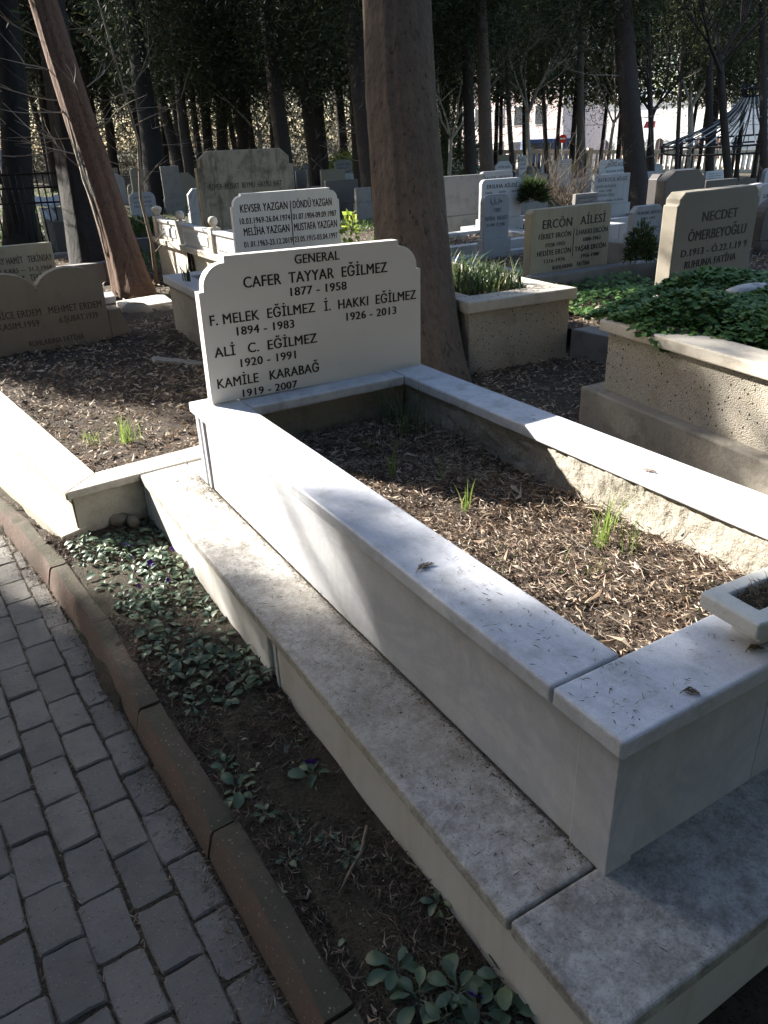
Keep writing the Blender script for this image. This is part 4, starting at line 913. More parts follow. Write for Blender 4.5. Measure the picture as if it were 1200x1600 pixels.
for lb, st, kd, m in (
    ('far white stone with sloping top by the cream fence', (18.425,23.179,-0.093,0.737,0.808), 'shoulder', 'white_marble'), ('far tablet just under the cream fence', (26.968,33.715,0.008,0.761,0.606), 'round', 'tan_stone'),
    ('bright white far tablet left of the forked pale tree', (22.679,27.164,-0.058,0.459,0.800), 'round', 'white_marble'), ('dark domed stone beside the forked pale tree', (14.984,17.651,0.246,0.308,0.520), 'arch', 'dark_granite'),
    ('wide grey wall of a grave behind the spiky bush', (11.293,13.379,0.280,0.860,0.508), 'plain', 'grey_concrete'), ('small far tablet in sun behind the thorny shrub', (27.509,30.739,-0.164,0.667,0.463), 'plain', 'tan_stone'),
    ('far pale tablet right of the no entry sign', (26.543,28.769,-0.092,0.917,0.520), 'plain', 'white_marble'), ('pale slab behind the dark granite stones', (20.400,15.718,0.075,0.930,0.319), 'plain', 'white_marble'),
    ('white slab top showing over the granite stone', (22.235,18.475,0.011,1.211,0.320), 'plain', 'white_marble'), ('small round far tablet beside the gazebo', (25.042,21.920,-0.115,0.432,0.459), 'arch', 'grey_marble'),
    ('stacked pale tablet right of the dark trunk', (17.852,15.950,0.160,0.393,0.338), 'plain', 'grey_marble'), ('bright white block low beside the dark trunk', (16.048,14.364,0.055,0.333,0.248), 'plain', 'white_marble'),
    ('grey lettered tablet by the bare sapling', (3.333,15.493,0.449,0.505,0.400), 'round', 'grey_marble'), ('mossy green-grey stone between two leaning trunks', (5.485,20.646,0.404,0.468,0.770), 'plain', 'grey_concrete'),
    ('grey lettered tablet left of the large stained stone', (4.588,16.008,0.366,0.381,0.464), 'chamfer', 'grey_marble'), ('white tablet right of the stained stone', (11.663,25.945,0.181,0.394,0.533), 'plain', 'white_marble'),
    ('tan tablet with dark top right of the stained stone', (12.552,26.748,0.237,0.490,0.488), 'plain', 'tan_stone'), ('grey domed stone far behind the white headstone', (13.517,26.241,0.324,0.736,0.656), 'arch', 'grey_marble'),
    ('white low slab before the grey domed stone', (12.449,24.298,0.340,0.831,0.237), 'plain', 'white_marble'), ('dark low slab beside the big trunk', (8.213,16.436,0.277,0.842,0.508), 'plain', 'dark_granite'),
    ('lettered grey stone next to the dark low slab', (8.375,15.727,0.324,0.416,0.309), 'plain', 'grey_concrete'), ('grey slab leaning inside the iron railing', (0.945,13.449,0.299,0.284,0.559), 'plain', 'grey_concrete'),
    ('white arched headstone with dark oval plaque inside the railing', (1.237,16.127,0.569,0.430,1.127), 'arch', 'grey_marble'),
    ('dark upright stone between railing and leaning trunk', (1.139,11.717,0.158,0.209,0.561), 'plain', 'dark_granite'),
    ('pale tablet far behind the sapling', (5.754,28.135,0.303,0.421,0.590), 'round', 'grey_marble'), ('cream tablet behind the sapling stem', (5.366,23.343,0.514,0.452,0.598), 'round', 'tan_stone')):
    t = S(lb, st, kd, m, names(len(lb)) if st[3] > .45 and m in ('grey_marble', 'white_marble') else (), c=min(.12, st[3] * .3), yaw=rnd.uniform(-.1, .1))
    if 'plaque' in lb: build(G().slabxz(outline('round', st[3] * .55, st[3] * .42, .08), -.052, -.041).shift((0, 0, -(st[4] - st[3] * .62))), 'plaque', 'green_plaque', t)
for lb, px in (('open white marble book on a grave inside the railing', ((1.311,14.286,0.794), (1.595,14.127,0.802))), ('second white marble leaf lower on the same grave inside the railing', ((1.201,13.257,0.678), (1.275,13.187,0.629)))):
    a, b = Vector(px[0]), Vector(px[1]); cpt = (a + b) / 2; w = (b - a).length
    t = thing('marble_book', lb, 'grave ornament', cpt, .1)
    for s_ in (-1, 1): build(G().add([(0, -.13, 0), (s_ * w * .8, -.13, .05), (s_ * w * .8, .13, .17), (0, .13, .12), (0, -.13, -.03), (s_ * w * .8, -.13, .02), (s_ * w * .8, .13, .14), (0, .13, .09)], [(0, 1, 2, 3), (7, 6, 5, 4), (0, 4, 5, 1), (1, 5, 6, 2), (2, 6, 7, 3), (3, 7, 4, 0)]), 'page', 'white_marble', t)
    build(G().box((-w * .5, -.1, float(gz(cpt.x, cpt.y)) - cpt.z), (w * .5, .12, -.035)), 'stand', 'grey_concrete', t)
# small far stones
for i in range(60):
    D = rnd.uniform(22, 52); px = rnd.choice([rnd.uniform(120, 620), rnd.uniform(690, 1200)]); yb = 237 + 1800 / D
    p_ = None
    sx = (px - 600) / (36 * 0 + 1200.0)
    M_ = cam.matrix_world.to_3x3(); d_ = M_ @ Vector((sx, -(yb - 800) / 1200.0, -1)); q = CAMP + d_ * D
    w = rnd.uniform(.45, .9); h = rnd.uniform(.5, 1.1); zg = float(gz(q.x, q.y))
    t = obj('headstone', G().slabxz(outline(rnd.choice(['round', 'plain', 'arch', 'chamfer']), w, h, min(.18, w * .3)), -.06, .06).mesh('headstone', rnd.choice(['white_marble', 'white_marble', 'grey_marble', 'tan_stone'])), None, (q.x, q.y, zg - .05), (0, 0, rnd.uniform(-.25, .25)))
    tag(t, 'small pale headstone far among the trees', 'headstone', 'small headstones far among the trees')

# ------------------------------------------------------------------ iron railing on the left
a = Vector((0.160,12.546,0.400)); b = Vector((1.284,11.910,0.422)); zg = float(gz(a.x, a.y)); L = (b - a).length; ang = math.atan2(b.y - a.y, b.x - a.x)
RL = thing('iron_railing', 'rusty black iron railing around graves beside the leaning trunk', 'railing', (a.x, a.y, zg), ang)
Hr = 1.18
for z in (.10, .80, 1.00, Hr): build(G().box((0, -.012, z - .012), (L, .012, z + .012)), 'rail', 'iron', RL)
nb = 14
for i in range(nb):
    x = L * (i + .5) / nb; g = G().tube([(x, 0, 0), (x, 0, Hr + (.10 if i % 2 == 0 else .02))], .011, 6)
    build(g, 'bar', 'iron', RL)

# ------------------------------------------------------------------ trees
def trunk_mesh(name, d, H, r0, r1, mat, n=14, flare=1.35, flute=.08, seed=1, rings=26, bend=0.0):
    r = random.Random(seed); d = Vector(d).normalized(); pts = []; rad = []
    lz = [-.25] + [H * (i / rings) ** 1.5 for i in range(rings + 1)]
    ph = [r.uniform(0, 6) for _ in range(4)]
    for z in lz:
        t = max(0, z) / H
        p = d * z + Vector((math.sin(z * .55 + ph[0]) * .05, math.cos(z * .45 + ph[1]) * .05, 0)) * min(1, z / 2) + Vector((0, 0, 1)) * bend * t * t
        pts.append(p); rad.append((r0 * (1 - t) + r1 * t) * (1 + (flare - 1) * math.exp(-max(0, z) / (r0 * 1.6 + .01))))
    nz = np.random.default_rng(seed).normal(size=(len(lz), n)) * (.012 if n < 30 else .006)
    ridge = [(kk_, r.uniform(0, 6), r.uniform(.5, 1.6), r.uniform(0, 6)) for kk_ in (11, 16, 19, 23)] if n >= 24 else []
    def wob(i, j, a):
        z = pts[i].z; v = 1 + flute * math.sin(a * 5 + ph[2] + z * .35) * .6 + flute * math.sin(a * 9 + ph[3] - z * .5) * .5 + nz[i, j]
        for kk_, p_, f_, q_ in ridge: v += .009 * math.sin(a * kk_ + p_ + .9 * math.sin(z * f_ + q_))
        return v + .16 * math.exp(-max(0, z) / (r0 * 1.3)) * max(0, math.sin(a * 3 + ph[0])) ** 2
    g = G().tube(pts, rad, n, True, wob)
    return g.mesh(name, mat), pts
def crown_mesh(name, H, Rr, n, L, Wd, mat, seed, droop=-.2, prof=None, clumps=70, tight=.28):
    r = np.random.default_rng(seed)
    prof = prof or (lambda t: np.interp(t, [0, .08, .3, .7, 1], [.55, .9, 1.0, .62, .05]))
    ct = r.uniform(0, 1, clumps) ** .9; ca = r.uniform(0, 6.28, clumps); cr = np.sqrt(r.uniform(.05, 1, clumps)) * prof(ct) * Rr * .85
    w = prof(ct) ** 1.4 + .05; k = r.choice(clumps, n, p=w / w.sum())
    s = Rr * tight
    P = np.stack([cr[k] * np.cos(ca[k]), cr[k] * np.sin(ca[k]), ct[k] * H], 1) + r.normal(size=(n, 3)) * np.array([s, s, s * 1.9])
    out = P.copy(); out[:, 2] = 0; out = unit(out)
    d = unit(out * .7 + r.normal(size=(n, 3)) * .55 + np.array([0, 0, droop])); nn = unit(r.normal(size=(n, 3)))
    V, F = kites(P, d, nn, r.uniform(L[0], L[1], n), r.uniform(Wd[0], Wd[1], n))
    return npmesh(name, V, F, mat)
CY = [crown_mesh('crown', 9.5, 1.5, 24000, (.10, .24), (.018, .040), 'cypress_leaf', 100 + i, -.35) for i in range(3)]
DENSE = [crown_mesh('crown', 11, 1.15, 20000, (.16, .32), (.06, .10), 'cypress_leaf', 200 + i, .25, lambda t: np.interp(t, [0, .05, .6, .85, 1], [.8, 1, 1, .7, .1]), 160, .2) for i in range(2)]  # close-leaved crowns for the unseen trees that block light
CONE = [crown_mesh('crown', 8.0, 1.5, 20000, (.16, .30), (.06, .10), 'cypress_leaf', 210, .25, lambda t: np.interp(t, [0, .41, .70, .85, 1], [1.05, .86, .26, .12, .02]), 170, .12)]  # outline shaped to set the shade edge beyond the sunlit strip
WIDE = [crown_mesh('crown', 11, 1.15, 36000, (.16, .32), (.06, .10), 'cypress_leaf', 220, .25, lambda t: np.interp(t, [0, .30, .36, .46, .65, .85, 1], [.8, .78, .84, 1.10, 1.12, .7, .1]), 260, .11)]  # outline shaped for the shade edge along the main grave
OL = [crown_mesh('crown', 6, 2.3, 12000, (.10, .22), (.03, .06), 'olive_leaf', 300 + i, -.4, lambda t: np.interp(t, [0, .3, .7, 1], [.6, 1, .8, .2]), 60, .18) for i in range(2)]
def twigs(g, root, d, L, r, depth, rr, spread=.6, n=3):
    pts = [Vector(root)]; d = Vector(d).normalized(); K = 4
    for i in range(K):
        d = (d + Vector((rr.uniform(-1, 1), rr.uniform(-1, 1), rr.uniform(-.6, .8))) * .22).normalized(); pts.append(pts[-1] + d * L / K)
    g.tube(pts, [r * (1 - .18 * i) for i in range(K + 1)], 6 if depth > 1 else 4, False)
    if depth > 0:
        for i in range(n):
            j = rr.randint(1, K); dd = (d + Vector((rr.uniform(-1, 1), rr.uniform(-1, 1), rr.uniform(-.4, .9))) * spread).normalized()
            twigs(g, pts[j], dd, L * rr.uniform(.5, .8), r * .55, depth - 1, rr, spread, n)
TRUNK = {}
def cypress(spec, label, H=11, cb=3.2, cs=1.0, mat='bark_dark', crown=CY, group=None, name='cypress_tree', detail=14, seed=None, flute=.08, cseed=None, dead=True, flare=1.35):
    x, y, z, dx, dy, dz, r = spec; zg = float(gz(x, y)); z = zg if abs(z - zg) < .6 else z
    seed = seed if seed is not None else int(abs(x * 91 + y * 37)) + 1
    t = thing(name, label, 'tree', (x, y, z), 0, group)
    me, pts = trunk_mesh('trunk', (dx, dy, dz), H, r * .98, r * .45, mat, detail, flare, flute, seed)
    obj('trunk', me, t)
    k = random.Random(seed)
    if crown:
        top = Vector((dx, dy, dz)).normalized() * (cb / max(dz, .5))
        obj('crown', crown[k.randrange(len(crown))], t, top, (0, 0, k.uniform(0, 6)), (cs * k.uniform(.9, 1.15), cs * k.uniform(.9, 1.15), k.uniform(.9, 1.15)))
    if dead:
        g = G()
        for i in range(k.randint(5, 9)):
            zz = k.uniform(.25, .95) * cb; b = Vector((dx, dy, dz)).normalized() * zz; a = k.uniform(0, 6.28)
            twigs(g, b, (math.cos(a), math.sin(a), k.uniform(-.3, .3)), k.uniform(.5, 1.3), .012, 1, k, .7, 3)
        kind(build(g, 'dead_branch', 'twig_grey', t), 'stuff')
    return t
# the big trunk behind the headstone
bt = (1.957,3.641,0.214,0.221,0.378,0.899,0.236)
t = thing('cypress_tree', 'big brown cypress trunk rising directly behind the white headstone', 'tree', (bt[0], bt[1], .085))
me, pts = trunk_mesh('trunk', bt[3:6], 11, .255, .17, 'bark_brown', 96, 1.22, .028, 5, 90)
obj('trunk', me, t); obj('crown', CY[0], t, Vector(bt[3:6]) * 5.2, (0, 0, 1), (1.0, 1.0, 1.0))
# the leaning one
lt = (1.297,8.597,0.248,-0.001,0.490,0.872,0.191)
t = cypress(lt, 'leaning reddish cypress trunk with pale strips for its sunlit peeling edge and dead twigs', 11, 4.6, .9, 'bark_red', CY, None, detail=64, flute=.06, seed=12, dead=False, flare=1.3)
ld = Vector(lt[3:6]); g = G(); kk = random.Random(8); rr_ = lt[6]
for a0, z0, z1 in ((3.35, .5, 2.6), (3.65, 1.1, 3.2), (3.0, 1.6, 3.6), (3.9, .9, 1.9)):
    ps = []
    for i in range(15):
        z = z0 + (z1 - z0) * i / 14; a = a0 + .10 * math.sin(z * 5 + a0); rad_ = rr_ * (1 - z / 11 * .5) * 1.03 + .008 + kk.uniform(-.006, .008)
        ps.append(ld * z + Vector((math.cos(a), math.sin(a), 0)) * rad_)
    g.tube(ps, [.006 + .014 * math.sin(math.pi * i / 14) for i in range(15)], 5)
build(g, 'sunlit_peeling_strip', 'bark_pale', t)  # pale strips: peeling bark with the sunlit edge put into its colour
k = random.Random(4); g = G()
for zz, a, l in ((1.9, 2.9, .7), (2.1, -.3, .5), (2.2, 3.3, .6), (2.35, 2.6, .7), (2.5, -.8, .45), (1.7, 3.0, .6), (2.7, 2.9, .6), (2.3, -1.6, .5), (1.5, 2.4, .5), (2.0, -1.2, .6)):
    twigs(g, ld * zz + Vector((math.cos(a), math.sin(a), 0)) * .17, (math.cos(a), math.sin(a) * .6, k.uniform(-.1, .6)), l, .010, 1, k, .8, 3)
kind(build(g, 'dead_branch', 'twig_grey', t), 'stuff')
lb = ['dark cypress trunk at the left frame edge before the railing', 'black fluted cypress trunk standing before the railing next to the leaning one', 'broad dark cypress trunk between the sapling and the mossy stone', 'slim leaning cypress trunk beside the mossy stone', 'straight dark trunk left of the large stained stone', 'thin trunk close left of the large stained stone',
      'dark trunk rising behind the stained stone, first of three', 'second trunk behind the stained stone', 'third trunk behind the stained stone with hanging twigs', 'straight black trunk over the right shoulder of the stained stone', 'thin leaning trunk right of the stained stone', 'dark trunk over the double-column headstone', 'heavy dark trunk just left of the big brown trunk', 'slender trunk beside the heavy dark one',
      'straight dark trunk first to the right of the big brown trunk', 'leaning brown trunk beside the plain grey slab', 'thin trunk in front of the pink building', 'slim trunk with pale side near the lamp post', 'massive dark trunk beside the chamfered tablet', 'thin dark trunk left of the gazebo', 'very thin stem in front of the gazebo', 'dark trunk in front of the gazebo roof', 'dark trunk at the right frame edge before the gazebo', 'short trunk near the no entry sign']
specs = [((0.592,12.360,0.285,0.189,0.396,0.899,0.218), 4.4, 1.2), ((1.152,10.097,0.258,0.104,0.441,0.892,0.206), 5.5, .8), ((5.164,21.077,0.157,0.139,0.423,0.895,0.296), 3.8, 1.1), ((7.805,26.850,0.119,0.036,0.474,0.880,0.195), 3.4, 1.0), ((7.287,24.561,0.084,0.153,0.415,0.897,0.190), 3.1, 1.0), ((8.684,27.593,0.059,0.146,0.419,0.896,0.124), 3.2, .9),
         ((10.003,30.669,0.034,0.196,0.392,0.899,0.188), 3.2, 1.1), ((11.256,32.497,0.003,0.193,0.394,0.899,0.267), 3.2, 1.2), ((11.073,30.027,-0.011,0.225,0.375,0.899,0.250), 3.0, 1.1), ((8.459,20.004,0.026,0.160,0.411,0.897,0.245), 3.6, 1.1), ((11.531,24.605,-0.055,0.148,0.418,0.896,0.119), 3.3, .9), ((12.308,25.421,-0.092,0.189,0.396,0.899,0.202), 3.6, 1.2), ((9.103,16.403,-0.011,0.144,0.420,0.896,0.270), 3.8, 1.2), ((11.207,20.936,-0.064,0.180,0.401,0.898,0.125), 3.6, .9),
         ((14.694,20.131,-0.207,0.230,0.373,0.899,0.200), 4.3, 1.1), ((13.884,18.039,-0.191,0.196,0.392,0.899,0.220), 4.4, 1.1), ((18.684,22.881,-0.358,0.223,0.377,0.899,0.105), 4.6, .9), ((20.703,21.670,-0.442,0.280,0.342,0.897,0.163), 5.2, .9), ((14.431,13.076,-0.240,0.199,0.390,0.899,0.276), 4.4, 1.2), ((21.331,18.729,-0.463,0.223,0.376,0.899,0.098), 5.4, .8), ((25.573,21.334,-0.615,0.282,0.341,0.897,0.075), 5.4, .7), ((28.573,22.114,-0.718,0.253,0.359,0.899,0.187), 5.6, .9), ((22.610,15.385,-0.536,0.230,0.372,0.899,0.140), 5.2, .9), ((24.268,27.266,-0.532,0.216,0.380,0.899,0.113), 4.2, .9)]
for i, (l_, (sp, cb, cs)) in enumerate(zip(lb, specs)):
    cypress(sp, l_, 12, cb, cs, 'bark_brown' if i in (15, 17) else 'bark_black' if i < 3 else 'bark_dark', OL if i in (16, 19, 20) else CY, None, detail=18 if i < 3 or i in (9, 12, 18) else 12, flute=.22 if i == 1 else .09)
# woods further back
M3 = cam.matrix_world.to_3x3()
def at(px, py, D): return CAMP + (M3 @ Vector(((px - 600) / 1200, -(py - 800) / 1200, -1))) * D
k = random.Random(22)
for i in range(44):
    D = k.uniform(26, 50); px = k.uniform(-120, 690); q = at(px, 237 + 1800 / D, D)
    cypress((q.x, q.y, float(gz(q.x, q.y)), k.uniform(-.08, .08), k.uniform(-.08, .08), 1, k.uniform(.14, .26)), 'dark cypress far back in the wood', 12, k.uniform(3.6, 5.2), k.uniform(1.0, 1.4), 'bark_dark', CY, 'dark cypresses far back in the wood', detail=8, dead=i % 3 == 0)
for i in range(22):
    D = k.uniform(36, 56); px = k.uniform(690, 1260); q = at(px, 237 + 1800 / D, D)
    cypress((q.x, q.y, float(gz(q.x, q.y)), k.uniform(-.06, .06), k.uniform(-.06, .06), 1, k.uniform(.10, .18)), 'olive green tree with thin trunk before the far fence', 11, k.uniform(4.4, 6.0), k.uniform(.8, 1.2), 'bark_dark', OL if i % 3 else CY, 'olive green trees before the far fence', name='broadleaf_tree', detail=8, dead=i % 2 == 0)
# unseen trees on the sunny side, crowns placed and shaped to set the shade
SH = Vector((.889, .459, 0)); UH = Vector((-.459, .889, 0))
for i, (s0, t0, cb, cs, cr) in enumerate(((-.70, 14.0, 2.4, 1.0, WIDE), (-2.4, 14.5, 2.2, 1.05, DENSE), (-4.2, 13.6, 2.2, 1.05, DENSE), (-6.2, 14.4, 2.2, 1.1, DENSE), (-1.5, 16.5, 2.4, 1.0, DENSE), (-3.4, 17, 2.4, 1.1, DENSE), (3.12, 14.2, 2.2, 1.0, CONE), (3.75, 15.8, 2.6, .42, DENSE), (6.5, 15.6, 2.0, .34, DENSE), (6.2, 16.2, 2.0, .25, DENSE), (7.6, 16.5, 2.6, 1.0, DENSE), (9.4, 18, 2.6, 1.1, DENSE))):
    q = SH * s0 + UH * t0
    t = cypress((q.x, q.y, float(gz(q.x, q.y)), .0, .0, 1, .20), 'unseen dense cypress on the sunny side, its crown shaped to shade the graves', 12.5, cb, cs, 'bark_dark', cr, 'unseen cypresses on the sunny side with crowns shaped for shade', detail=12, dead=False)
    if cr in (WIDE, CONE): t.children[1].scale = (1, 1, 1)
    elif s0 < -1: t.children[1].scale = (1.3, 1.3, 1)
# unseen cypresses added round the other sides of the plot to block sky light
k = random.Random(77)
for i in range(34):
    a = R(k.uniform(150, 340)); d_ = k.uniform(6.5, 12) if i % 2 else k.uniform(9, 15)
    q = Vector((.4 + math.cos(a) * d_, .8 + math.sin(a) * d_, 0))
    if (Vector((q.x - CAMP.x, q.y - CAMP.y, 0))).length < 3.2: continue
    t = cypress((q.x, q.y, -.05, 0, 0, 1, .2), 'unseen dense cypress added around the grave plot to cut sky light', 12, k.uniform(1.3, 2.2), 1.25, 'bark_dark', DENSE, 'unseen cypresses added around the grave plot to cut sky light', detail=8, dead=False)
    t.children[1].scale = (1.45, 1.45, 1)
# pale forked trees and bare saplings
def forked(spec, label, mat, fork, seed, spread=.55, H=7, depth=3, crown=None, name='plane_tree', tw='twig_grey'):
    x, y, z, dx, dy, dz, r = spec; z = float(gz(x, y)); t = thing(name, label, 'tree', (x, y, z)); rr = random.Random(seed); d = Vector((dx, dy, dz)).normalized()
    me, pts = trunk_mesh('trunk', d, fork, r, r * .8, mat, 10, 1.3, .04, seed, 10); obj('trunk', me, t)
    for i in range(4):
        a = i * 1.7 + rr.uniform(-.4, .4); g = G()
        twigs(g, d * fork * rr.uniform(.88, 1.0), (math.cos(a) * spread, math.sin(a) * spread, 1), H * .5, r * .5, depth, rr, .6, 4)
        build(g, 'limb', mat, t)
    if crown: obj('crown', crown, t, (0, 0, fork + 1.2), (0, 0, seed))
    return t
forked((31.423,25.552,-0.813,0.282,0.341,0.897,0.150), 'pale barked plane tree forking in front of the white building', 'bark_pale', 3.9, 3, .8, 8, 3, OL[0])
forked((20.711,24.249,-0.412,0.226,0.375,0.899,0.100), 'pale forked tree with white limbs left of the lamp post', 'bark_pale', 3.3, 5, .6, 7, 3)
forked((19.778,14.515,-0.420,0.196,0.392,0.899,0.119), 'dark crooked tree crossing the gazebo with spreading bare limbs', 'bark_dark', 4.4, 8, .9, 8, 3, name='bare_tree')
forked((22.854,20.404,-0.489,0.309,0.324,0.894,0.093), 'thin bare tree right of the massive dark trunk', 'bark_dark', 3.2, 15, .7, 9, 3, name='bare_tree')
forked((17.283,25.006,-0.297,0.299,0.330,0.895,0.085), 'bare pale tree close right of the big brown trunk', 'bark_pale', 2.2, 11, .7, 6, 3, name='bare_tree')
forked((24.756,24.307,-0.729,0.377,0.279,0.883,0.080), 'slender bare tree left of the massive dark trunk', 'bark_twig', 3.0, 19, .6, 6, 3, name='bare_tree')
forked((11.697,29.615,-0.105,0.206,0.386,0.899,0.088), 'bare pale-twigged tree behind the stained stone', 'bark_pale', 2.4, 13, .6, 6, 3, name='bare_tree')
# sapling suckers at the leaning trunk
t = thing('sapling', 'thin leafless sapling growing beside the leaning trunk', 'sapling', (1.72, 9.2, float(gz(1.72, 9.2)))); rr = random.Random(3); g = G()
p0 = Vector((0, 0, 0)); g.tube([p0, (.02, 0, .5), (-.02, .03, 1.0), (.05, 0, 1.6), (-.05, 0, 2.3), (-.16, .05, 3.2)], [.03, .024, .02, .016, .012, .006], 7)
build(g, 'stem', 'bark_twig', t); g = G()
for zz, a, l in ((.35, .2, .7), (.45, -.2, .6), (.7, 2.9, .5), (1.1, .3, .4), (1.3, 2.8, .5), (1.75, .1, .7), (2.1, .4, .7), (2.4, 2.7, .5)):
    twigs(g, (0, 0, zz), (math.cos(a), math.sin(a) - .3, .75), l, .010, 1, rr, .5, 2)
build(g, 'branch', 'bark_twig', t)
# thorny bare shrub, bushes
t = thing('thorny_shrub', 'leafless tangled thorny shrub among graves left of the long-inscription headstone', 'shrub', (10.071,10.911,0.344)); rr = random.Random(9); g = G()
for i in range(34):
    a = rr.uniform(0, 6.28); twigs(g, (rr.uniform(-.15, .15), rr.uniform(-.1, .1), -.1), (math.cos(a) * .9, math.sin(a) * .6, rr.uniform(.5, 1.3)), rr.uniform(.5, 1.0), .011, 2, rr, .8, 3)
build(g, 'stems', 'bark_twig', t)
def bush(label, loc, rx, rz_, n, mat, L=(.05, .12), Wd=(.012, .03), name='bush', seed=1, spiky=False):
    r = np.random.default_rng(seed); P = r.normal(size=(n, 3)); P = unit(P) * (r.uniform(.15, 1, n) ** .5)[:, None]; P[:, 2] = np.abs(P[:, 2]); d = unit(P + r.normal(size=(n, 3)) * (.1 if spiky else .5))
    V, F = kites(P * np.array([rx, rx, rz_]), d, unit(r.normal(size=(n, 3))), r.uniform(*L, n), r.uniform(*Wd, n))
    o = obj(name, npmesh(name, V, F, mat), None, loc); return tag(o, label, 'bush')
bush('dark spiky bush beside the pale family tablet', (8.308,9.884,0.592), .17, .24, 1500, 'shrub_leaf', (.12, .26), (.012, .025), seed=3, spiky=True)
bush('small dark bush trailing down the pale block', (5.356,4.834,0.455), .13, .32, 900, 'shrub_leaf', (.05, .10), (.012, .022), seed=4)
bush('yellow green leaved plant glowing in the sun beside the double-column headstone', ((2.456,5.443,0.851)), .07, .24, 60, 'lit_leaf', (.04, .07), (.025, .045), name='leafy_plant', seed=6)
bush('low green weeds at the foot of the large stained stone', (2.834,13.645,0.302), .55, .22, 1500, 'dark_grass', (.06, .12), (.02, .04), name='weeds', seed=8)
bush('yellow green sunlit shrub far right of the double-column headstone', (14.639,28.170,0.340), .9, .9, 900, 'lit_leaf', (.10, .22), (.05, .09), seed=9)
bush('sunlit yellow green shrub far beyond the mossy stone', (9.940,30.796,0.195), .4, .5, 400, 'lit_leaf', (.10, .22), (.05, .09), seed=10)
bush('leafy evergreen bush against the far fence left of the pink building', (20.566,29.558,-0.249), 1.6, 3.2, 4200, 'shrub_leaf', (.10, .22), (.04, .08), seed=12)
bush('sunlit bush under the far fence by the thorny shrub', (29.539,32.003,-0.402), .8, .7, 700, 'lit_leaf', (.10, .2), (.05, .08), seed=13)
# undergrowth: green weeds on the shaded ground, far thicket closing the wood
def ground_cards(name, n, f, mat, L, Wd, up):
    P = f(n); n = len(P); V, F = kites(P, rand_dir(n, up), rand_dir(n), rng.uniform(*L, n), rng.uniform(*Wd, n)); return kind(obj(name, npmesh(name, V, F, mat)), 'stuff')
def weeds(n):
    out = []
    kk = random.Random(5)
    for i in range(260):
        D = kk.uniform(10.5, 34); px = kk.uniform(-40, 1240); q = at(px, 237 + 1800 / D, D); m = n // 260
        out.append(np.stack([q.x + rng.normal(0, .5, m), q.y + rng.normal(0, .5, m), np.zeros(m)], 1))
    P = np.concatenate(out); P[:, 2] = gz(P[:, 0], P[:, 1]) + rng.uniform(0, .05, len(P)); return P
ground_cards('undergrowth', 46000, weeds, 'dark_grass', (.06, .16), (.012, .035), .7)
def groundleaf(n):
    out = []
    D = rng.uniform(8.5, 40, n); px = rng.uniform(-60, 1260, n); c, s = M3 @ Vector((1, 0, 0)), 0
    A = np.array(M3); v = np.stack([(px - 600) / 1200, -((237 + 1800 / D) - 800) / 1200, -np.ones(n)], 1) @ A.T; P = np.array(CAMP) + v * D[:, None]
    P[:, 2] = gz(P[:, 0], P[:, 1]) + rng.uniform(0, .03, n); return P
ground_cards('leaf_litter', 30000, groundleaf, 'dead_leaf', (.04, .10), (.015, .035), .1)
def thicket(x0, x1, D0, D1, h, n, pw=1.6):
    px = rng.uniform(x0, x1, n); D = rng.uniform(D0, D1, n); A = np.array(M3)
    v = np.stack([(px - 600) / 1200, np.full(n, -(237 - 800) / 1200), -np.ones(n)], 1) @ A.T; P = np.array(CAMP) + v * D[:, None]
    P[:, 2] = gz(P[:, 0], P[:, 1]) + h * rng.uniform(0, 1, n) ** pw; return P
ground_cards('thicket', 110000, lambda n: thicket(-260, 715, 52, 70, 7.0, n, 1.2), 'brush', (.2, .6), (.04, .12), .5)
ground_cards('far_canopy', 60000, lambda n: (lambda P: P[P[:, 2] > gz(P[:, 0], P[:, 1]) + 5.5])(thicket(-260, 720, 48, 62, 16, n, .9)), 'cypress_leaf', (.3, .8), (.15, .35), -.3)
ground_cards('far_foliage', 34000, lambda n: (lambda P: P[P[:, 2] > gz(P[:, 0], P[:, 1]) + 4.4])(thicket(690, 1300, 44, 58, 15, n * 2, .9)), 'olive_leaf', (.2, .5), (.08, .2), -.4)

# ------------------------------------------------------------------ fence, street and buildings beyond the graves
fa = at(640, 267, 60); fb = at(1290, 267, 60); ang = math.atan2(fb.y - fa.y, fb.x - fa.x); L = math.hypot(fb.x - fa.x, fb.y - fa.y); zf = float(gz((fa.x + fb.x) / 2, (fa.y + fb.y) / 2))
slope = math.atan2(float(gz(fb.x, fb.y)) - float(gz(fa.x, fa.y)), L)
FN = obj('balustrade_fence', None, None, (fa.x, fa.y, float(gz(fa.x, fa.y))), (0, -slope, ang)); tag(FN, 'long cream concrete balustrade fence at the far side of the graveyard', 'fence')
build(G().box((0, -.15, -.3), (L, .15, .25)), 'plinth', 'cream_stone', FN); build(G().box((0, -.16, 1.35), (L, .16, 1.62)), 'rail', 'cream_stone', FN)
g = G(); nb = int(L / .42)
for i in range(nb): g.box((i * .42 + .1, -.08, .25), (i * .42 + .27, .08, 1.35))
kind(build(g, 'baluster', 'cream_stone', FN), 'stuff')
for i in range(8): build(G().box((L * i / 7 - .2, -.22, -.3), (L * i / 7 + .2, .22, 1.75)), 'pier', 'cream_stone', FN)
sa = at(500, 262, 64); sb = at(1500, 262, 64); u = Vector((math.cos(ang), math.sin(ang), 0)); v_ = Vector((-u.y, u.x, 0))
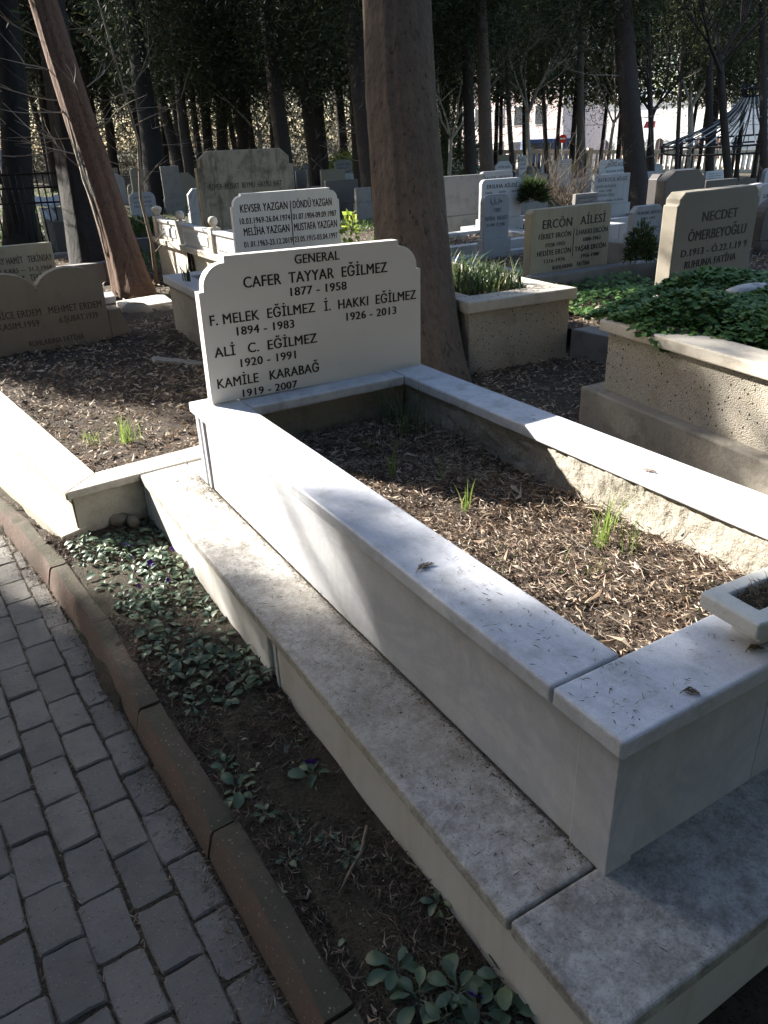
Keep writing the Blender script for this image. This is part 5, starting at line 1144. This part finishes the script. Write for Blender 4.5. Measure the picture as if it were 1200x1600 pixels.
def building(name, label, px, D, Wd, Dp, Ht, mat, rz, win, cat='building'):
    q = at(px, 237 + 1800 / D, D); t = obj(name, None, None, (q.x, q.y, float(gz(q.x, q.y)) - .5), (0, 0, rz)); tag(t, label, cat)
    build(G().box((-Wd/2, 0, 0), (Wd/2, Dp, Ht)), 'wall', mat, t)
    build(G().box((-Wd/2 - .3, -.3, Ht + .002), (Wd/2 + .3, Dp + .3, Ht + .4)), 'cornice', mat, t)
    win(t, Wd, Ht); return t
def rectwin(t, Wd, Ht):
    for fl in range(int(Ht // 3.2)):
        for i in range(int(Wd // 2.6)):
            x = -Wd/2 + 1.3 + i * 2.6; z = 1.2 + fl * 3.2
            f = build(G().box((x - .65, -.06, z - .1), (x + .65, -.002, z + 1.8)), 'window', 'plaster_white', t); build(G().box((x - .5, -.10, z), (x + .5, -.061, z + 1.65)), 'pane', 'window_dark', f)
def archwin(t, Wd, Ht):
    for fl in range(max(1, int(Ht // 4.2))):
        for i in range(int(Wd // 2.2)):
            x = -Wd/2 + 1.1 + i * 2.2; z = 1.0 + fl * 4.0
            o1 = [(x - .62, z), (x + .62, z)] + [(x + .62 * math.cos(math.pi * a / 10), z + 1.7 + .8 * math.sin(math.pi * a / 10)) for a in range(11)]
            o2 = [(x - .45, z + .1), (x + .45, z + .1)] + [(x + .45 * math.cos(math.pi * a / 10), z + 1.65 + .62 * math.sin(math.pi * a / 10)) for a in range(11)]
            f = build(G().slabxz(o1, -.10, -.002), 'window', 'plaster_white', t); build(G().slabxz(o2, -.14, -.101), 'pane', 'window_dark', f)
            build(G().box((x - .04, -.17, z + .1), (x + .04, -.141, z + 2.2)), 'mullion', 'window_frame', f)
building('pink_building', 'pale pink building with rectangular windows beyond the far fence', 770, 82, 17, 8, 9, 'plaster_pink', -1.35, rectwin)
building('white_building', 'long white building with rows of arched windows beyond the gazebo', 1010, 88, 26, 10, 7.2, 'plaster_white', -1.25, archwin)
tw_ = building('white_tower', 'white church-like tower with red-brown arched window above the gazebo', 1172, 78, 5.2, 5, 7.6, 'plaster_white', -1.0, archwin)
build(G().slabxz([(-2.9, 8.0), (2.9, 8.0), (0, 10.5)], -.2, 5.2), 'gable', 'plaster_white', tw_)
build(G().lathe([(.5, 10.3), (.5, 10.9), (.7, 11.0), (.7, 11.2), (.35, 11.3), (.3, 12.2), (.001, 12.8)], 10, (0, .6, 0)), 'pinnacle', 'plaster_white', tw_)
building('far_house', 'pale house glimpsed between trunks beyond the far fence', 905, 96, 14, 8, 8, 'plaster_white', -1.3, rectwin)
q = at(862, 237 + 1800 / 66, 66)
BU = thing('bus', 'blue minibus parked behind the fence near the no entry sign', 'bus', (q.x, q.y, float(gz(q.x, q.y))), ang + .1)
build(G().slabxz([(-2.6, .35), (2.6, .35), (2.65, 1.2), (2.35, 2.5), (-2.55, 2.5), (-2.65, 1.3)], -.95, .95), 'body', 'bus_blue', BU, .08)
for x in (-1.9, -.8, .3, 1.4): build(G().box((x - .45, -.965, 1.45), (x + .45, -.951, 2.2)), 'window', 'car_glass', BU)
for x in (-1.7, 1.7): build(G().lathe([(.001, 0), (.38, 0), (.38, .2), (.001, .2)], 16).shift((0, 0, 0)), 'wheel', 'tyre', BU, loc=(x, -.85, .38)).rotation_euler = (R(90), 0, 0)
q = at(879, 217, 58); zg = float(gz(q.x, q.y))
SG = thing('road_sign', 'round red no entry sign on a grey pole behind the fence', 'road sign', (q.x, q.y, zg), ang)
build(G().tube([(0, 0, 0), (0, 0, q.z - zg + .9)], .05, 8), 'pole', 'steel', SG); zz = q.z - zg
g = G().slabxz([(.30 * math.cos(2*math.pi*i/24), zz + .30 * math.sin(2*math.pi*i/24)) for i in range(24)], -.09, -.06); build(g, 'disc', 'sign_red', SG)
build(G().box((-.2, -.096, zz - .05), (.2, -.091, zz + .05)), 'bar', 'sign_white', SG)
q = at(895, 262, 58); LP = thing('lamp_post', 'pale grey lamp post beside the no entry sign', 'lamp post', (q.x, q.y, float(gz(q.x, q.y))))
build(G().tube([(0, 0, 0), (0, 0, 3), (0, 0, 7)], [.14, .12, .08], 10), 'pole', 'steel', LP); build(G().tube([(0, 0, 7), (-.3, -.5, 7.5), (-.6, -1.1, 7.6)], .05, 6), 'arm', 'steel', LP); build(G().box((-.75, -1.6, 7.5), (-.5, -1.0, 7.65)), 'lamp_head', 'steel', LP)
q = at(1016, 200, 78); build_a = thing('awning', 'small red awning on the white building beyond the fence', 'awning', q, -1.25)
build(G().add([(-.5, 0, .6), (.5, 0, .6), (.5, -.6, 0), (-.5, -.6, 0), (-.5, 0, 0), (.5, 0, 0)], [(0, 1, 2, 3), (3, 2, 5, 4), (0, 3, 4), (1, 5, 2)]), 'canvas', 'awning_red', build_a)
# gazebo
q = at(1160, 237 + 1800 / 33, 33); GZ = thing('gazebo', 'iron ribbed gazebo with swept pagoda roof and crown finial', 'gazebo', (q.x, q.y, float(gz(q.x, q.y))))
GZ.rotation_euler = (0, -.05, 0)
R0 = 3.4; ze = 1.95; prof = [(R0, ze), (R0 * .8, ze + .22), (R0 * .58, ze + .48), (R0 * .38, ze + .80), (R0 * .22, ze + 1.20), (R0 * .12, ze + 1.62)]
for i in range(44):
    a = 2 * math.pi * i / 44; build(G().tube([(r * math.cos(a), r * math.sin(a), z) for r, z in prof], .028, 4, False), 'roof_rib', 'steel' if i % 2 else 'roof_iron', GZ)
for r, z, th in ((R0, ze, .04), (R0 + .02, ze - .28, .04), (R0 * .12, ze + 1.62, .05)):
    build(G().tube([(r * math.cos(2*math.pi*i/40), r * math.sin(2*math.pi*i/40), z) for i in range(41)], th, 5, False), 'ring', 'roof_iron', GZ)
for i in range(40):
    a = 2 * math.pi * i / 40
    if i % 5 == 0: build(G().tube([(R0 * math.cos(a), R0 * math.sin(a), -.2), (R0 * math.cos(a), R0 * math.sin(a), ze)], .06, 8), 'post', 'roof_iron', GZ)
    else: build(G().tube([(R0 * math.cos(a), R0 * math.sin(a), ze - .28), (R0 * math.cos(a), R0 * math.sin(a), ze)], .018, 4), 'picket', 'roof_iron', GZ)
g = G()
for i in range(12):
    a = 2 * math.pi * i / 12; g.tube([(.42 * math.cos(a), .42 * math.sin(a), ze + 1.62), (.5 * math.cos(a), .5 * math.sin(a), ze + 1.85), (.42 * math.cos(a), .42 * math.sin(a), ze + 2.05)], .03, 4)
g.tube([(.45 * math.cos(2*math.pi*i/20), .45 * math.sin(2*math.pi*i/20), ze + 1.9) for i in range(21)], .04, 5, False)
build(g, 'crown_finial', 'roof_iron', GZ)
flush_text()
